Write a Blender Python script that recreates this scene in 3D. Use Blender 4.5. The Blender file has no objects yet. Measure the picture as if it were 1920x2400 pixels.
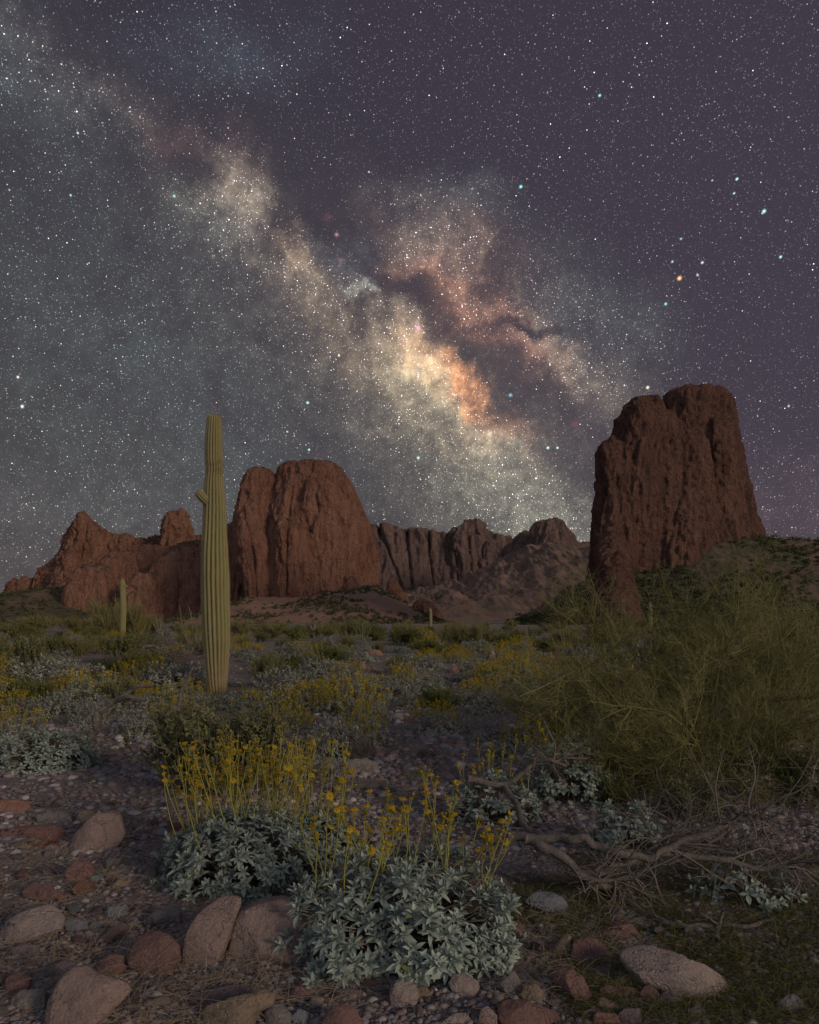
import bpy, math, random
import numpy as np
from mathutils import Vector, Matrix

random.seed(7)
rng = np.random.default_rng(11)
scene = bpy.context.scene
COL = scene.collection

# ------------------------------------------------------------------ camera
F_PX, W_PX, H_PX, HORIZON = 1600.0, 1920.0, 2400.0, 1455.0
CAM_Z = 1.2
cam_data = bpy.data.cameras.new('camera')
cam = bpy.data.objects.new('camera', cam_data)
COL.objects.link(cam)
cam.location = (0, 0, CAM_Z)
cam.rotation_euler = (math.pi / 2, 0, 0)      # level, with a raised lens like a shift lens
cam_data.sensor_fit = 'VERTICAL'
cam_data.sensor_height = 36.0
cam_data.lens = 36.0 * F_PX / H_PX
cam_data.shift_y = (HORIZON - H_PX / 2) / H_PX
cam_data.clip_start = 0.05
cam_data.clip_end = 20000
scene.camera = cam

DS = 1920.0 / 1725.0          # the photograph was measured on a 1725 px wide copy


def ray(x, y):
    """unit-forward direction through measured point (x, y)"""
    return np.array([(x * DS - W_PX / 2) / F_PX, 1.0, (HORIZON - y * DS) / F_PX])


def at(x, y, dist):
    """world point seen at (x, y), dist metres ahead of the camera"""
    d = ray(x, y)
    return np.array([0, 0, CAM_Z]) + d * (dist / d[1])


# ------------------------------------------------------------------ exposure and render settings
scene.view_settings.view_transform = 'Standard'
scene.view_settings.look = 'None'
scene.view_settings.exposure = 0.0
scene.view_settings.gamma = 1.0
cy = scene.cycles
cy.max_bounces = 5
cy.diffuse_bounces = 2
cy.glossy_bounces = 1
cy.transmission_bounces = 2
cy.transparent_max_bounces = 4
cy.volume_bounces = 0
cy.sample_clamp_indirect = 3.0
scene.render.film_transparent = False

# ------------------------------------------------------------------ sun lamp (last low light, right of and behind the camera)
SUN_AZ, SUN_EL = math.radians(131), math.radians(16)      # azimuth clockwise from straight ahead
sun_data = bpy.data.lights.new('sun', 'SUN')
sun_data.energy = 1.5
sun_data.color = (1.0, 0.78, 0.57)
sun_data.angle = math.radians(12)
sun = bpy.data.objects.new('sun', sun_data)
COL.objects.link(sun)
sd = Vector((math.sin(SUN_AZ) * math.cos(SUN_EL), math.cos(SUN_AZ) * math.cos(SUN_EL), math.sin(SUN_EL)))
sun.rotation_euler = sd.to_track_quat('Z', 'Y').to_euler()

# ------------------------------------------------------------------ node helper


class NT:
    def __init__(self, tree):
        self.t = tree
        tree.nodes.clear()

    def n(self, kind, **kw):
        nd = self.t.nodes.new(kind)
        ins = kw.pop('i', {})
        for k, v in kw.items():
            setattr(nd, k, v)
        for k, v in ins.items():
            s = nd.inputs[k]
            if hasattr(v, 'is_output'):
                self.t.links.new(v, s)
            else:
                if isinstance(v, tuple) and len(v) == 3 and s.type == 'RGBA':
                    v = (*v, 1)
                s.default_value = v
        return nd

    def math(self, op, a, b=None, c=None, clamp=False):
        nd = self.t.nodes.new('ShaderNodeMath')
        nd.operation = op
        nd.use_clamp = clamp
        for i, v in enumerate((a, b, c)):
            if v is None:
                continue
            if hasattr(v, 'is_output'):
                self.t.links.new(v, nd.inputs[i])
            else:
                nd.inputs[i].default_value = v
        return nd.outputs[0]

    def vec(self, op, a, b=None, c=None, scale=None):
        nd = self.t.nodes.new('ShaderNodeVectorMath')
        nd.operation = op
        for i, v in enumerate((a, b, c)):
            if v is None:
                continue
            if hasattr(v, 'is_output'):
                self.t.links.new(v, nd.inputs[i])
            else:
                nd.inputs[i].default_value = v
        if scale is not None:
            if hasattr(scale, 'is_output'):
                self.t.links.new(scale, nd.inputs['Scale'])
            else:
                nd.inputs['Scale'].default_value = scale
        return nd.outputs['Value'] if op in ('DOT_PRODUCT', 'LENGTH', 'DISTANCE') else nd.outputs['Vector']

    def noise(self, vec, scale, detail=4, rough=0.55, dist=0.0, out='Fac'):
        nd = self.n('ShaderNodeTexNoise', i={'Vector': vec, 'Scale': scale, 'Detail': detail, 'Roughness': rough, 'Distortion': dist})
        return nd.outputs[out]

    def mr(self, v, a, b, c=0.0, d=1.0, smooth=False):
        nd = self.n('ShaderNodeMapRange', i={0: v, 1: a, 2: b, 3: c, 4: d})
        if smooth:
            nd.interpolation_type = 'SMOOTHSTEP'
        return nd.outputs[0]

    def mix(self, f, a, b, mode='MIX'):
        nd = self.t.nodes.new('ShaderNodeMix')
        nd.data_type = 'RGBA'
        nd.blend_type = mode
        for s, v in ((nd.inputs[0], f), (nd.inputs[6], a), (nd.inputs[7], b)):
            if hasattr(v, 'is_output'):
                self.t.links.new(v, s)
            else:
                s.default_value = v if not isinstance(v, tuple) else (*v[:3], 1)
        return nd.outputs[2]


# ------------------------------------------------------------------ world: night sky with the Milky Way
def unit(v):
    v = np.asarray(v, float)
    return v / np.linalg.norm(v)


g1, g2 = unit(ray(230, 250)), unit(ray(1080, 925))
GN = unit(np.cross(g1, g2))
gc = unit(ray(930, 790))
E1 = unit(gc - GN * gc.dot(GN))
E2 = np.cross(GN, E1)


def lb(x, y):
    d = unit(ray(x, y))
    return np.array([math.atan2(d.dot(E2), d.dot(E1)), d.dot(GN)])


world = bpy.data.worlds.new('World')
scene.world = world
world.use_nodes = True
world.cycles.sampling_method = 'NONE'
w = NT(world.node_tree)
tc = w.n('ShaderNodeTexCoord')
D = tc.outputs['Generated']
l_ = w.math('ARCTAN2', w.vec('DOT_PRODUCT', D, tuple(E2)), w.vec('DOT_PRODUCT', D, tuple(E1)))
b_ = w.vec('DOT_PRODUCT', D, tuple(GN))
LB = w.n('ShaderNodeCombineXYZ', i={0: l_, 1: b_, 2: 0.0}).outputs[0]
wn = w.noise(D, 11.0, 7, 0.68, out='Color')
warp = w.vec('MULTIPLY', w.vec('SUBTRACT', wn, (0.5, 0.5, 0.5)), (0.15, 0.15, 0.0))
LBW = w.vec('ADD', LB, warp)


def blob(x, y, rx, ry, rot, src):
    """soft ellipse at measured (x, y); rx, ry in measured px; rot: degrees of the long axis, counter-clockwise"""
    c = lb(x, y)
    e = lb(x + 4 * math.cos(math.radians(rot)), y - 4 * math.sin(math.radians(rot)))
    e2 = lb(x - 4 * math.sin(math.radians(rot)), y - 4 * math.cos(math.radians(rot)))
    a, b = (e - c) / 4, (e2 - c) / 4
    m = w.n('ShaderNodeMapping', vector_type='TEXTURE', i={'Vector': src, 'Location': (c[0], c[1], 0),
            'Rotation': (0, 0, math.atan2(a[1], a[0])), 'Scale': (np.linalg.norm(a) * rx, np.linalg.norm(b) * ry, 1)})
    g = w.n('ShaderNodeTexGradient', gradient_type='SPHERICAL', i={'Vector': m.outputs[0]})
    return g.outputs['Fac']


# x, y, rx, ry, rot, colour added
GLOW = [
    (330, 820, 900, 560, -35, (.020, .030, .026)),
    (40, 1150, 700, 300, 0, (.022, .020, .022)),
    (860, 800, 800, 330, -41, (.046, .034, .022)),
    (1030, 1010, 520, 290, -45, (.052, .056, .038)),
    (870, 790, 380, 140, -41, (.125, .082, .044)),
    (940, 790, 170, 70, -42, (.40, .20, .08)),
    (972, 795, 110, 50, -50, (.36, .12, .035)),
    (985, 822, 80, 44, -60, (.26, .085, .025)),
    (880, 800, 150, 90, -40, (.24, .20, .12)),
    (905, 845, 170, 85, -42, (.16, .14, .09)),
    (870, 742, 90, 40, -30, (.17, .09, .045)),
    (1062, 888, 150, 65, -36, (.30, .11, .04)),
    (1031, 915, 75, 50, -30, (.18, .15, .10)),
    (1088, 950, 170, 100, -42, (.11, .095, .065)),
    (1130, 1050, 320, 170, -45, (.072, .070, .052)),
    (500, 395, 80, 100, 10, (.22, .17, .12)),
    (470, 450, 190, 110, -45, (.075, .078, .062)),
    (560, 520, 190, 80, -40, (.060, .046, .036)),
    (640, 527, 85, 65, -40, (.22, .15, .09)),
    (672, 600, 110, 75, -45, (.085, .068, .048)),
    (755, 530, 120, 50, -20, (.055, .065, .070)),
    (770, 588, 62, 34, -15, (.24, .25, .22)),
    (820, 700, 190, 90, -40, (.07, .06, .045)),
    (385, 300, 150, 60, -15, (.060, .028, .020)),
    (510, 310, 90, 50, -60, (.035, .018, .016)),
    (285, 225, 120, 70, -30, (.045, .036, .030)),
    (60, 150, 420, 220, -40, (.026, .034, .032)),
    (430, 90, 330, 150, 0, (.014, .024, .028)),
    (965, 560, 190, 110, -35, (.085, .060, .042)),
    (965, 628, 210, 110, -28, (.17, .060, .028)),
    (880, 590, 120, 60, -30, (.09, .042, .024)),
    (1115, 735, 180, 95, -35, (.13, .050, .028)),
    (1166, 712, 120, 70, -30, (.12, .090, .060)),
    (1109, 634, 100, 60, -20, (.075, .055, .040)),
    (1218, 785, 130, 90, -40, (.10, .078, .052)),
    (890, 500, 190, 90, -20, (.070, .050, .038)),
    (1290, 850, 170, 110, -40, (.06, .048, .034)),
    (1250, 660, 300, 190, -35, (.036, .044, .038)),
    (960, 430, 260, 90, 0, (.026, .030, .028)),
    (1640, 1080, 420, 190, 0, (.026, .014, .014)),
    (1010, 620, 380, 210, -32, (.050, .030, .020)),
    (1150, 850, 300, 150, -42, (.045, .034, .026)),
    (190, 190, 330, 110, -38, (.030, .022, .018)),
    (570, 480, 420, 120, -42, (.034, .024, .016)),
]
LANES = [
    (1088, 670, 130, 30, -2, .85), (1180, 662, 90, 20, 8, .6), (835, 590, 130, 55, -42, .80), (770, 636, 34, 60, 0, .7), (650, 390, 330, 120, -28, .6),
    (1055, 818, 210, 100, -62, .62), (1000, 710, 240, 60, -38, .45), (405, 345, 130, 60, -20, .7), (1036, 570, 50, 90, 10, .6), (1330, 545, 330, 30, 4, .35),
    (700, 480, 190, 50, -38, .5), (1210, 940, 220, 120, -40, .55), (180, 100, 330, 80, -40, .6), (575, 520, 70, 50, -30, .55), (1160, 820, 120, 60, -30, .55),
    (330, 260, 260, 50, -38, .45), (250, 330, 160, 30, -30, .3), (610, 470, 120, 30, -50, .4), (720, 660, 90, 26, -60, .35), (1120, 1000, 180, 22, -40, .3),
    (940, 900, 240, 40, -42, .30), (800, 760, 200, 30, -42, .28),
]
acc = (0.0, 0.0, 0.0)
for x, y, rx, ry, rot, colr in GLOW:
    s = w.mr(blob(x, y, rx, ry, rot, w.vec('MULTIPLY_ADD', acc, (1e-9,) * 3, LBW)), 0, 1, 0, 1, smooth=True)
    acc = w.vec('MULTIPLY_ADD', s, tuple(colr), acc)
n1 = w.noise(D, 13.0, 8, 0.66, 0.5)
n2 = w.noise(w.vec('ADD', D, (3.1, 1.7, 5.2)), 48.0, 5, 0.70, 0.3)
n3 = w.mr(w.math('ABSOLUTE', w.math('SUBTRACT', w.noise(w.vec('ADD', D, (7.1, 2.7, 1.2)), 22.0, 7, 0.66, 0.6), .5)), 0.0, 0.09, 0.80, 1.04, smooth=True)
cloud = w.math('MULTIPLY', w.mr(w.math('MULTIPLY', n1, n2), 0.12, 0.39, 0.30, 1.75), n3)
acc = w.vec('SCALE', acc, scale=cloud)
dark = w.math('ADD', w.math('MULTIPLY', cloud, 1e-9), 1.0)
for x, y, rx, ry, rot, k in LANES:
    s = w.mr(blob(x, y, rx, ry, rot, w.vec('SCALE', LBW, scale=w.math('MULTIPLY_ADD', dark, 1e-9, 1.0))), 0, .8, 1.0, 1.0 - k, smooth=True)
    dark = w.math('MULTIPLY', s, dark)
acc = w.vec('SCALE', acc, scale=dark)
# plain airglow of the night sky, a little purple to the upper right
sep = w.n('ShaderNodeSeparateXYZ', i={0: D})
up = w.mr(sep.outputs[2], 0.0, 0.75)
side = w.mr(sep.outputs[0], -0.45, 0.5)
base = w.mix(up, (.062, .056, .060), (.034, .029, .044))
base = w.mix(w.math('MULTIPLY', side, 0.6), base, (.058, .044, .072))
# unseen twilight-coloured glow added behind the camera to fill the surfaces facing it
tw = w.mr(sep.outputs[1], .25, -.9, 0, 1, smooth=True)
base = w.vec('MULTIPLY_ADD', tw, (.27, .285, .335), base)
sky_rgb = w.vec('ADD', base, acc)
lum = w.vec('DOT_PRODUCT', acc, (.3, .5, .2))
dens = w.math('MULTIPLY', w.mr(lum, 0.0, 0.14, 0.22, 1.5), w.mr(dark, 0.3, 1.0, 0.5, 1.0))


def stars(scale, r0, gain, seed, use_dens=True):
    v = w.n('ShaderNodeTexVoronoi', voronoi_dimensions='3D', feature='F1', i={'Vector': w.vec('ADD', D, (seed, seed * .7, -seed)), 'Scale': scale, 'Randomness': 1.0})
    s = w.mr(v.outputs['Distance'], r0, r0 * 0.25, 0, 1)
    s = w.math('MULTIPLY', s, s)
    cs = w.n('ShaderNodeSeparateColor', i={0: v.outputs['Color']})
    r = cs.outputs[0]
    bright = w.math('ADD', w.math('POWER', r, 5.0), 0.09)
    k = w.math('MULTIPLY', w.math('MULTIPLY', s, bright), gain)
    if use_dens:
        k = w.math('MULTIPLY', k, dens)
    tint = w.mix(0.30, (1, 1, 1), v.outputs['Color'])
    return w.vec('SCALE', tint, scale=k)


sky_rgb = w.vec('ADD', sky_rgb, stars(470, .36, 1.8, 0.37))
sky_rgb = w.vec('ADD', sky_rgb, stars(260, .23, 4.6, 2.13))
sky_rgb = w.vec('ADD', sky_rgb, stars(120, .105, 3.6, 5.71, False))
sky_rgb = w.vec('ADD', sky_rgb, stars(55, .055, 4.6, 9.2, False))
BRIGHT = [(1609, 445, 8, (1.0, 1.9, 1.9)), (1431, 586, 9, (2.6, 1.3, .5)), (1552, 377, 6, (1, 1.8, 1.9)), (1546, 407, 5, (1, 1.4, 1.4)),
          (1500, 380, 4, (.6, 1.2, 1.2)), (1644, 541, 6, (1, 1.7, 1.8)), (1479, 553, 6, (1.4, 1.4, 1.4)), (1416, 551, 5, (.9, 1.3, 1.3)),
          (1402, 640, 6, (.5, 1.6, 1.6)), (1364, 816, 7, (1.8, 1.6, 1.2)), (1097, 393, 7, (.6, 1.6, 1.6)), (1263, 201, 6, (.7, 1.7, 1.7)),
          (881, 964, 6, (1, 1.7, 1.6)), (648, 848, 6, (.9, 1.7, 1.6)), (651, 947, 5, (.8, 1.6, 1.5)), (605, 909, 4, (1.5, 1.1, 1.0)),
          (47, 856, 7, (1.8, 1.8, 1.7)), (38, 794, 6, (1.8, 1.6, 1.4)), (367, 413, 6, (.7, 1.3, 1.3)), (149, 411, 5, (.8, 1.4, 1.3)),
          (1154, 943, 6, (1.2, 1.7, 1.6)), (1174, 943, 5, (1.2, 1.7, 1.6)), (1129, 1007, 5, (1.6, 1.6, 1.4)), (164, 280, 5, (1.2, 1.6, 1.5)),
          (1469, 579, 5, (1.1, 1.3, 1.3)), (1434, 503, 5, (.5, 1.1, 1.1)), (714, 749, 5, (1.5, 1.4, 1.1)), (777, 362, 4, (1.2, 1.3, 1.3)),
          (1481, 808, 4, (.7, 1.4, 1.4)), (1661, 855, 5, (.7, 1.3, 1.4)), (1075, 832, 8, (.35, .8, .9)), (1031, 914, 14, (.5, .45, .35)),
          (880, 690, 15, (.75, .35, .6)), (709, 494, 9, (.7, .3, .35)), (718, 548, 11, (.25, .08, .12)), (690, 458, 26, (.05, .015, .02)), (1211, 892, 18, (.10, .01, .015)),
          (1569, 978, 6, (1.0, 1.0, .7)), (20, 400, 4, (1.2, 1.0, 1.0)), (1190, 1104, 7, (1.9, 1.9, 1.6)), (1180, 1100, 4, (1, 1, 1))]
for x, y, r, colr in BRIGHT:
    s = w.math('POWER', blob(x, y, r * .82, r * .82, 0, w.vec('MULTIPLY_ADD', sky_rgb, (1e-9,) * 3, LB)), 2.0)
    sky_rgb = w.vec('MULTIPLY_ADD', s, tuple(colr), sky_rgb)
nish = w.n('ShaderNodeTexSky', sky_type='NISHITA', sun_disc=False)
nish.sun_elevation = math.radians(1.0)
nish.sun_rotation = SUN_AZ
nish.altitude = 600
nish.dust_density = 2.0
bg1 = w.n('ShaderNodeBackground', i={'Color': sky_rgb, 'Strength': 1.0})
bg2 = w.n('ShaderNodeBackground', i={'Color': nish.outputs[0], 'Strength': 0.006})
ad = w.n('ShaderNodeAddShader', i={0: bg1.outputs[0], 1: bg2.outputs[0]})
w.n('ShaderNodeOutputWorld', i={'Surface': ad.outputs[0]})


# ------------------------------------------------------------------ numpy noise
_perm = np.random.default_rng(5).permutation(256).astype(np.int64)
_perm = np.concatenate([_perm, _perm, _perm])
_grad = np.random.default_rng(6).normal(size=(256, 3))
_grad /= np.linalg.norm(_grad, axis=1)[:, None]


def perlin(p):
    p = np.asarray(p, float)
    i = np.floor(p).astype(np.int64)
    f = p - i
    i &= 255
    u = f * f * f * (f * (f * 6 - 15) + 10)
    out = 0
    for dx in (0, 1):
        px = _perm[i[:, 0] + dx]
        wx = u[:, 0] if dx else 1 - u[:, 0]
        for dy in (0, 1):
            py = _perm[px + i[:, 1] + dy & 255]
            wy = u[:, 1] if dy else 1 - u[:, 1]
            for dz in (0, 1):
                g = _grad[_perm[(py + i[:, 2] + dz) & 255]]
                wz = u[:, 2] if dz else 1 - u[:, 2]
                out = out + wx * wy * wz * (g[:, 0] * (f[:, 0] - dx) + g[:, 1] * (f[:, 1] - dy) + g[:, 2] * (f[:, 2] - dz))
    return out * 1.5


def fbm(p, oct=4, lac=2.03, gain=0.5, ridged=False):
    p = np.asarray(p, float)
    a, s, out = 1.0, 0.0, 0
    for k in range(oct):
        v = perlin(p + 17.3 * k)
        if ridged:
            v = 1 - 2 * np.abs(v)
        out = out + a * v
        s += a
        p = p * lac
        a *= gain
    return out / s


def sstep(a, b, x):
    t = np.clip((x - a) / (b - a), 0, 1)
    return t * t * (3 - 2 * t)


# ------------------------------------------------------------------ ground height
def gh(x, y):
    x = np.atleast_1d(np.asarray(x, float))
    y = np.atleast_1d(np.asarray(y, float))
    z = np.zeros_like(x)
    p = np.stack([x, y, z], 1)
    r = np.hypot(x, y)
    h = 0.035 * fbm(p * 0.9, 3) + 0.10 * perlin(p * 0.21 + 4.1) * sstep(2, 9, r) + 0.35 * perlin(p * 0.05 + 9.7) * sstep(15, 60, r)
    h = h + 0.22 * sstep(14, 34, y) * sstep(-40, 6, x) * (1 - sstep(60, 120, r))
    return h


def g1z(x, y):
    return float(gh(x, y)[0])


def gp(x, y):
    """point of the ground seen at measured (x, y)"""
    d = ray(x, y)
    ts = np.geomspace(0.8, 400, 420)
    for _ in range(2):
        P = d[None] * ts[:, None]
        under = CAM_Z + P[:, 2] < gh(P[:, 0], P[:, 1])
        i = int(np.argmax(under)) if under.any() else len(ts) - 1
        ts = np.linspace(ts[max(i - 1, 0)], ts[i], 40)
    p = d * ts[-1] if not under.any() else P[i]
    return np.array([p[0], p[1], g1z(p[0], p[1])])


# ------------------------------------------------------------------ meshes
def mesh(name, V, Fq=None, Ft=None, smooth=True, attrs=None, cols=None):
    """Fq (n,4) and Ft (m,3) index arrays"""
    me = bpy.data.meshes.new(name)
    V = np.asarray(V, np.float32)
    me.vertices.add(len(V))
    me.vertices.foreach_set('co', V.ravel())
    li, ls, k = [], [], 0
    for Fx in (Fq, Ft):
        if Fx is not None and len(Fx):
            Fx = np.asarray(Fx, np.int32)
            li.append(Fx.ravel())
            ls.append(k + np.arange(len(Fx), dtype=np.int32) * Fx.shape[1])
            k += Fx.size
    li, ls = np.concatenate(li), np.concatenate(ls)
    me.loops.add(len(li))
    me.loops.foreach_set('vertex_index', li)
    me.polygons.add(len(ls))
    me.polygons.foreach_set('loop_start', ls)
    me.update(calc_edges=True)
    me.validate()
    if smooth:
        me.polygons.foreach_set('use_smooth', np.ones(len(me.polygons), bool))
    for an, av in (attrs or {}).items():
        if len(av) == len(me.vertices):
            a = me.attributes.new(an, 'FLOAT', 'POINT')
            a.data.foreach_set('value', np.asarray(av, np.float32))
    return me


def obj(name, me, mat, parent=None, loc=None, rot=None, scale=None):
    o = bpy.data.objects.new(name, me)
    COL.objects.link(o)
    if mat is not None and me is not None and not len(me.materials):
        me.materials.append(mat)
    if parent is not None:
        o.parent = parent
    if loc is not None:
        o.location = loc
    if rot is not None:
        o.rotation_euler = rot
    if scale is not None:
        o.scale = scale if hasattr(scale, '__len__') else (scale,) * 3
    return o


def tag(o, label=None, cat=None, group=None, kind=None):
    if label:
        o['label'] = label
    if cat:
        o['category'] = cat
    if group:
        o['group'] = group
    if kind:
        o['kind'] = kind
    return o


def empty(name, loc, rz=0.0):
    e = bpy.data.objects.new(name, None)
    COL.objects.link(e)
    e.location = loc
    e.rotation_euler = (0, 0, rz)
    e.empty_display_size = 0.1
    return e


def copy_tree(o, loc, rz, sc, parent=None):
    c = o.copy()
    for k in ('label', 'group'):
        if k in c:
            del c[k]
    COL.objects.link(c)
    c.location, c.rotation_euler, c.scale = loc, (0, 0, rz), sc
    for ch in o.children:
        d = ch.copy()
        COL.objects.link(d)
        d.parent = c
        for g in ch.children:
            e = g.copy()
            COL.objects.link(e)
            e.parent = d
    return c


def normz(a):
    return a / np.maximum(np.linalg.norm(a, axis=-1, keepdims=True), 1e-9)


def tubes(P, R, sides=5):
    """P (N,K,3) centre lines, R (N,K) radii -> verts, quads"""
    P = np.asarray(P, float)
    R = np.asarray(R, float)
    N, K, _ = P.shape
    T = np.gradient(P, axis=1)
    T = normz(T)
    ref = np.zeros((N, 1, 3))
    m = T.mean(1)
    use = np.abs(m[:, 2]) < 0.8
    ref[use, 0] = (0, 0, 1)
    ref[~use, 0] = (1, 0, 0)
    U = normz(np.cross(T, ref))
    Vv = np.cross(T, U)
    ang = np.arange(sides) * 2 * math.pi / sides
    ring = U[:, :, None] * np.cos(ang)[None, None, :, None] + Vv[:, :, None] * np.sin(ang)[None, None, :, None]
    V = P[:, :, None] + ring * R[:, :, None, None]
    idx = np.arange(N * K * sides).reshape(N, K, sides)
    a = idx[:, :-1]
    b = idx[:, 1:]
    q = np.stack([a, np.roll(a, -1, 2), np.roll(b, -1, 2), b], -1).reshape(-1, 4)
    return V.reshape(-1, 3), q, np.repeat(np.arange(N), K * sides)


LEAF_T = np.array([0.0, 0.22, 0.5, 0.78, 1.0])
LEAF_W = np.array([0.10, 0.72, 1.0, 0.62, 0.02])


def leaves(B, Dv, Nv, L, W, fold=0.35, curl=0.35, lod=0):
    """B base, Dv direction, Nv upper-side normal, L length, W half width -> verts, quads, leaf index"""
    B, Dv, Nv = map(np.asarray, (B, Dv, Nv))
    Dv = normz(Dv)
    S = normz(np.cross(Dv, Nv))
    Nn = np.cross(S, Dv)
    L = np.broadcast_to(L, (len(B),))
    W = np.broadcast_to(W, (len(B),))
    if lod == 0:
        t, ww = LEAF_T, LEAF_W
    else:
        t, ww = np.array([0.0, 0.45, 1.0]), np.array([0.12, 1.0, 0.05])
    K = len(t)
    c = np.broadcast_to(curl, (len(B),))
    mid = B[:, None] + Dv[:, None] * (t[None, :, None] * L[:, None, None]) - Nn[:, None] * ((c[:, None] * t[None] ** 2 * L[:, None])[..., None])
    e = (ww[None] * W[:, None])[..., None]
    left = mid - S[:, None] * e + Nn[:, None] * e * fold
    right = mid + S[:, None] * e + Nn[:, None] * e * fold
    if lod < 2:
        V = np.stack([left, mid, right], 2)          # N,K,3,3
        idx = np.arange(len(B) * K * 3).reshape(len(B), K, 3)
        q = np.concatenate([np.stack([idx[:, :-1, j], idx[:, :-1, j + 1], idx[:, 1:, j + 1], idx[:, 1:, j]], -1).reshape(-1, 4) for j in (0, 1)])
        return V.reshape(-1, 3), q, np.repeat(np.arange(len(B)), K * 3)
    V = np.stack([mid[:, 0], left[:, 1], mid[:, 2], right[:, 1]], 1)
    q = np.arange(len(B) * 4).reshape(-1, 4)
    return V.reshape(-1, 3), q, np.repeat(np.arange(len(B)), 4)


class Acc:
    """collects vertex and face arrays into one mesh"""

    def __init__(self):
        self.v, self.q, self.t, self.a, self.n = [], [], [], [], 0

    def add(self, V, q=None, t=None, a=0.5):
        self.v.append(V)
        if q is not None:
            self.q.append(np.asarray(q) + self.n)
        if t is not None:
            self.t.append(np.asarray(t) + self.n)
        self.a.append(np.broadcast_to(a, (len(V),)))
        self.n += len(V)

    def mesh(self, name, smooth=True):
        return mesh(name, np.concatenate(self.v), np.concatenate(self.q) if self.q else None,
                    np.concatenate(self.t) if self.t else None, smooth, {'tint': np.concatenate(self.a)})


def icos(sub):
    import bmesh
    bm = bmesh.new()
    bmesh.ops.create_icosphere(bm, subdivisions=sub, radius=1.0)
    V = np.array([v.co[:] for v in bm.verts])
    bm.verts.index_update()
    T = np.array([[v.index for v in f.verts] for f in bm.faces])
    bm.free()
    return V, T


# ------------------------------------------------------------------ materials
def material(name, build, rough=0.9, spec=0.25):
    m = bpy.data.materials.new(name)
    m.use_nodes = True
    t = NT(m.node_tree)
    col, bump = build(t)
    b = t.n('ShaderNodeBsdfPrincipled', i={'Base Color': col, 'Roughness': rough, 'Specular IOR Level': spec})
    if bump is not None:
        h, strength, dist = bump
        bp = t.n('ShaderNodeBump', i={'Height': h, 'Strength': strength, 'Distance': dist})
        t.t.links.new(bp.outputs[0], b.inputs['Normal'])
    t.n('ShaderNodeOutputMaterial', i={0: b.outputs[0]})
    return m


def coords(t, scale=(1, 1, 1), kind='Object'):
    c = t.n('ShaderNodeTexCoord').outputs[kind]
    return t.vec('MULTIPLY', c, scale) if scale != (1, 1, 1) else c


def rock_mat(name, c1, c2, c3, sc=1.0, bump=0.85, bd=0.025):
    """speckled boulder stone, sc = features per metre factor"""
    def f(t):
        c = coords(t)
        rnd = t.n('ShaderNodeObjectInfo').outputs['Random']
        cc = t.vec('ADD', c, t.n('ShaderNodeCombineXYZ', i={0: t.math('MULTIPLY', rnd, 40), 1: rnd, 2: rnd}).outputs[0])
        a = t.noise(cc, 5 * sc, 5, .6, .4)
        b = t.noise(cc, 22 * sc, 6, .65)
        s = t.noise(cc, 140 * sc, 2, .5)
        col = t.mix(t.mr(a, .38, .62), c1, c2)
        col = t.mix(t.mr(b, .52, .70), col, c3)
        col = t.mix(t.mr(s, .60, .72, 0, .45), col, (c1[0] * 1.7, c1[1] * 1.7, c1[2] * 1.7))
        col = t.mix(t.mr(s, .40, .30, 0, .5), col, (c3[0] * .4, c3[1] * .4, c3[2] * .4))
        v = t.n('ShaderNodeTexVoronoi', feature='DISTANCE_TO_EDGE', i={'Vector': t.vec('ADD', cc, t.vec('SCALE', t.noise(cc, 9 * sc, 4, .6, out='Color'), scale=.25 / sc)), 'Scale': 3.2 * sc})
        crack = t.mr(v.outputs[0], 0.0, 0.018, 0.0, 1.0)
        h = t.math('ADD', t.math('MULTIPLY', b, 1.3), t.math('MULTIPLY', t.noise(cc, 60 * sc, 6, .75), 1.2))
        h = t.math('ADD', h, t.math('MULTIPLY', a, 2.5))
        h = t.math('ADD', h, t.math('MULTIPLY', crack, .5))
        return col, (h, bump, bd)
    return material(name, f, 0.92, 0.2)


def leaf_mat(name, c1, c2, c3=None, rough=0.8, trans=0.25):
    m = bpy.data.materials.new(name)
    m.use_nodes = True
    t = NT(m.node_tree)
    tint = t.n('ShaderNodeAttribute', attribute_name='tint').outputs['Fac']
    rnd = t.n('ShaderNodeObjectInfo').outputs['Random']
    col = t.mix(tint, c1, c2)
    if c3 is not None:
        col = t.mix(t.mr(tint, .93, .97), col, c3)
    col = t.mix(t.mr(rnd, 0, 1, 0, .30), col, tuple(.6 * a for a in c1))
    d = t.n('ShaderNodeBsdfPrincipled', i={'Base Color': col, 'Roughness': rough, 'Specular IOR Level': .25})
    tr = t.n('ShaderNodeBsdfTranslucent', i={'Color': col})
    mx = t.n('ShaderNodeMixShader', i={0: trans, 1: d.outputs[0], 2: tr.outputs[0]})
    t.n('ShaderNodeOutputMaterial', i={0: mx.outputs[0]})
    return m


def bark_mat(name, c1, c2, sc=1.0):
    def f(t):
        c = coords(t)
        a = t.noise(c, 18 * sc, 5, .65, .8)
        b = t.noise(c, 70 * sc, 5, .7)
        col = t.mix(t.mr(a, .35, .65), c1, c2)
        col = t.mix(t.mr(b, .55, .7, 0, .7), col, tuple(.35 * k for k in c1))
        return col, (t.math('ADD', a, b), .8, .01)
    return material(name, f, .95, .15)


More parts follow.
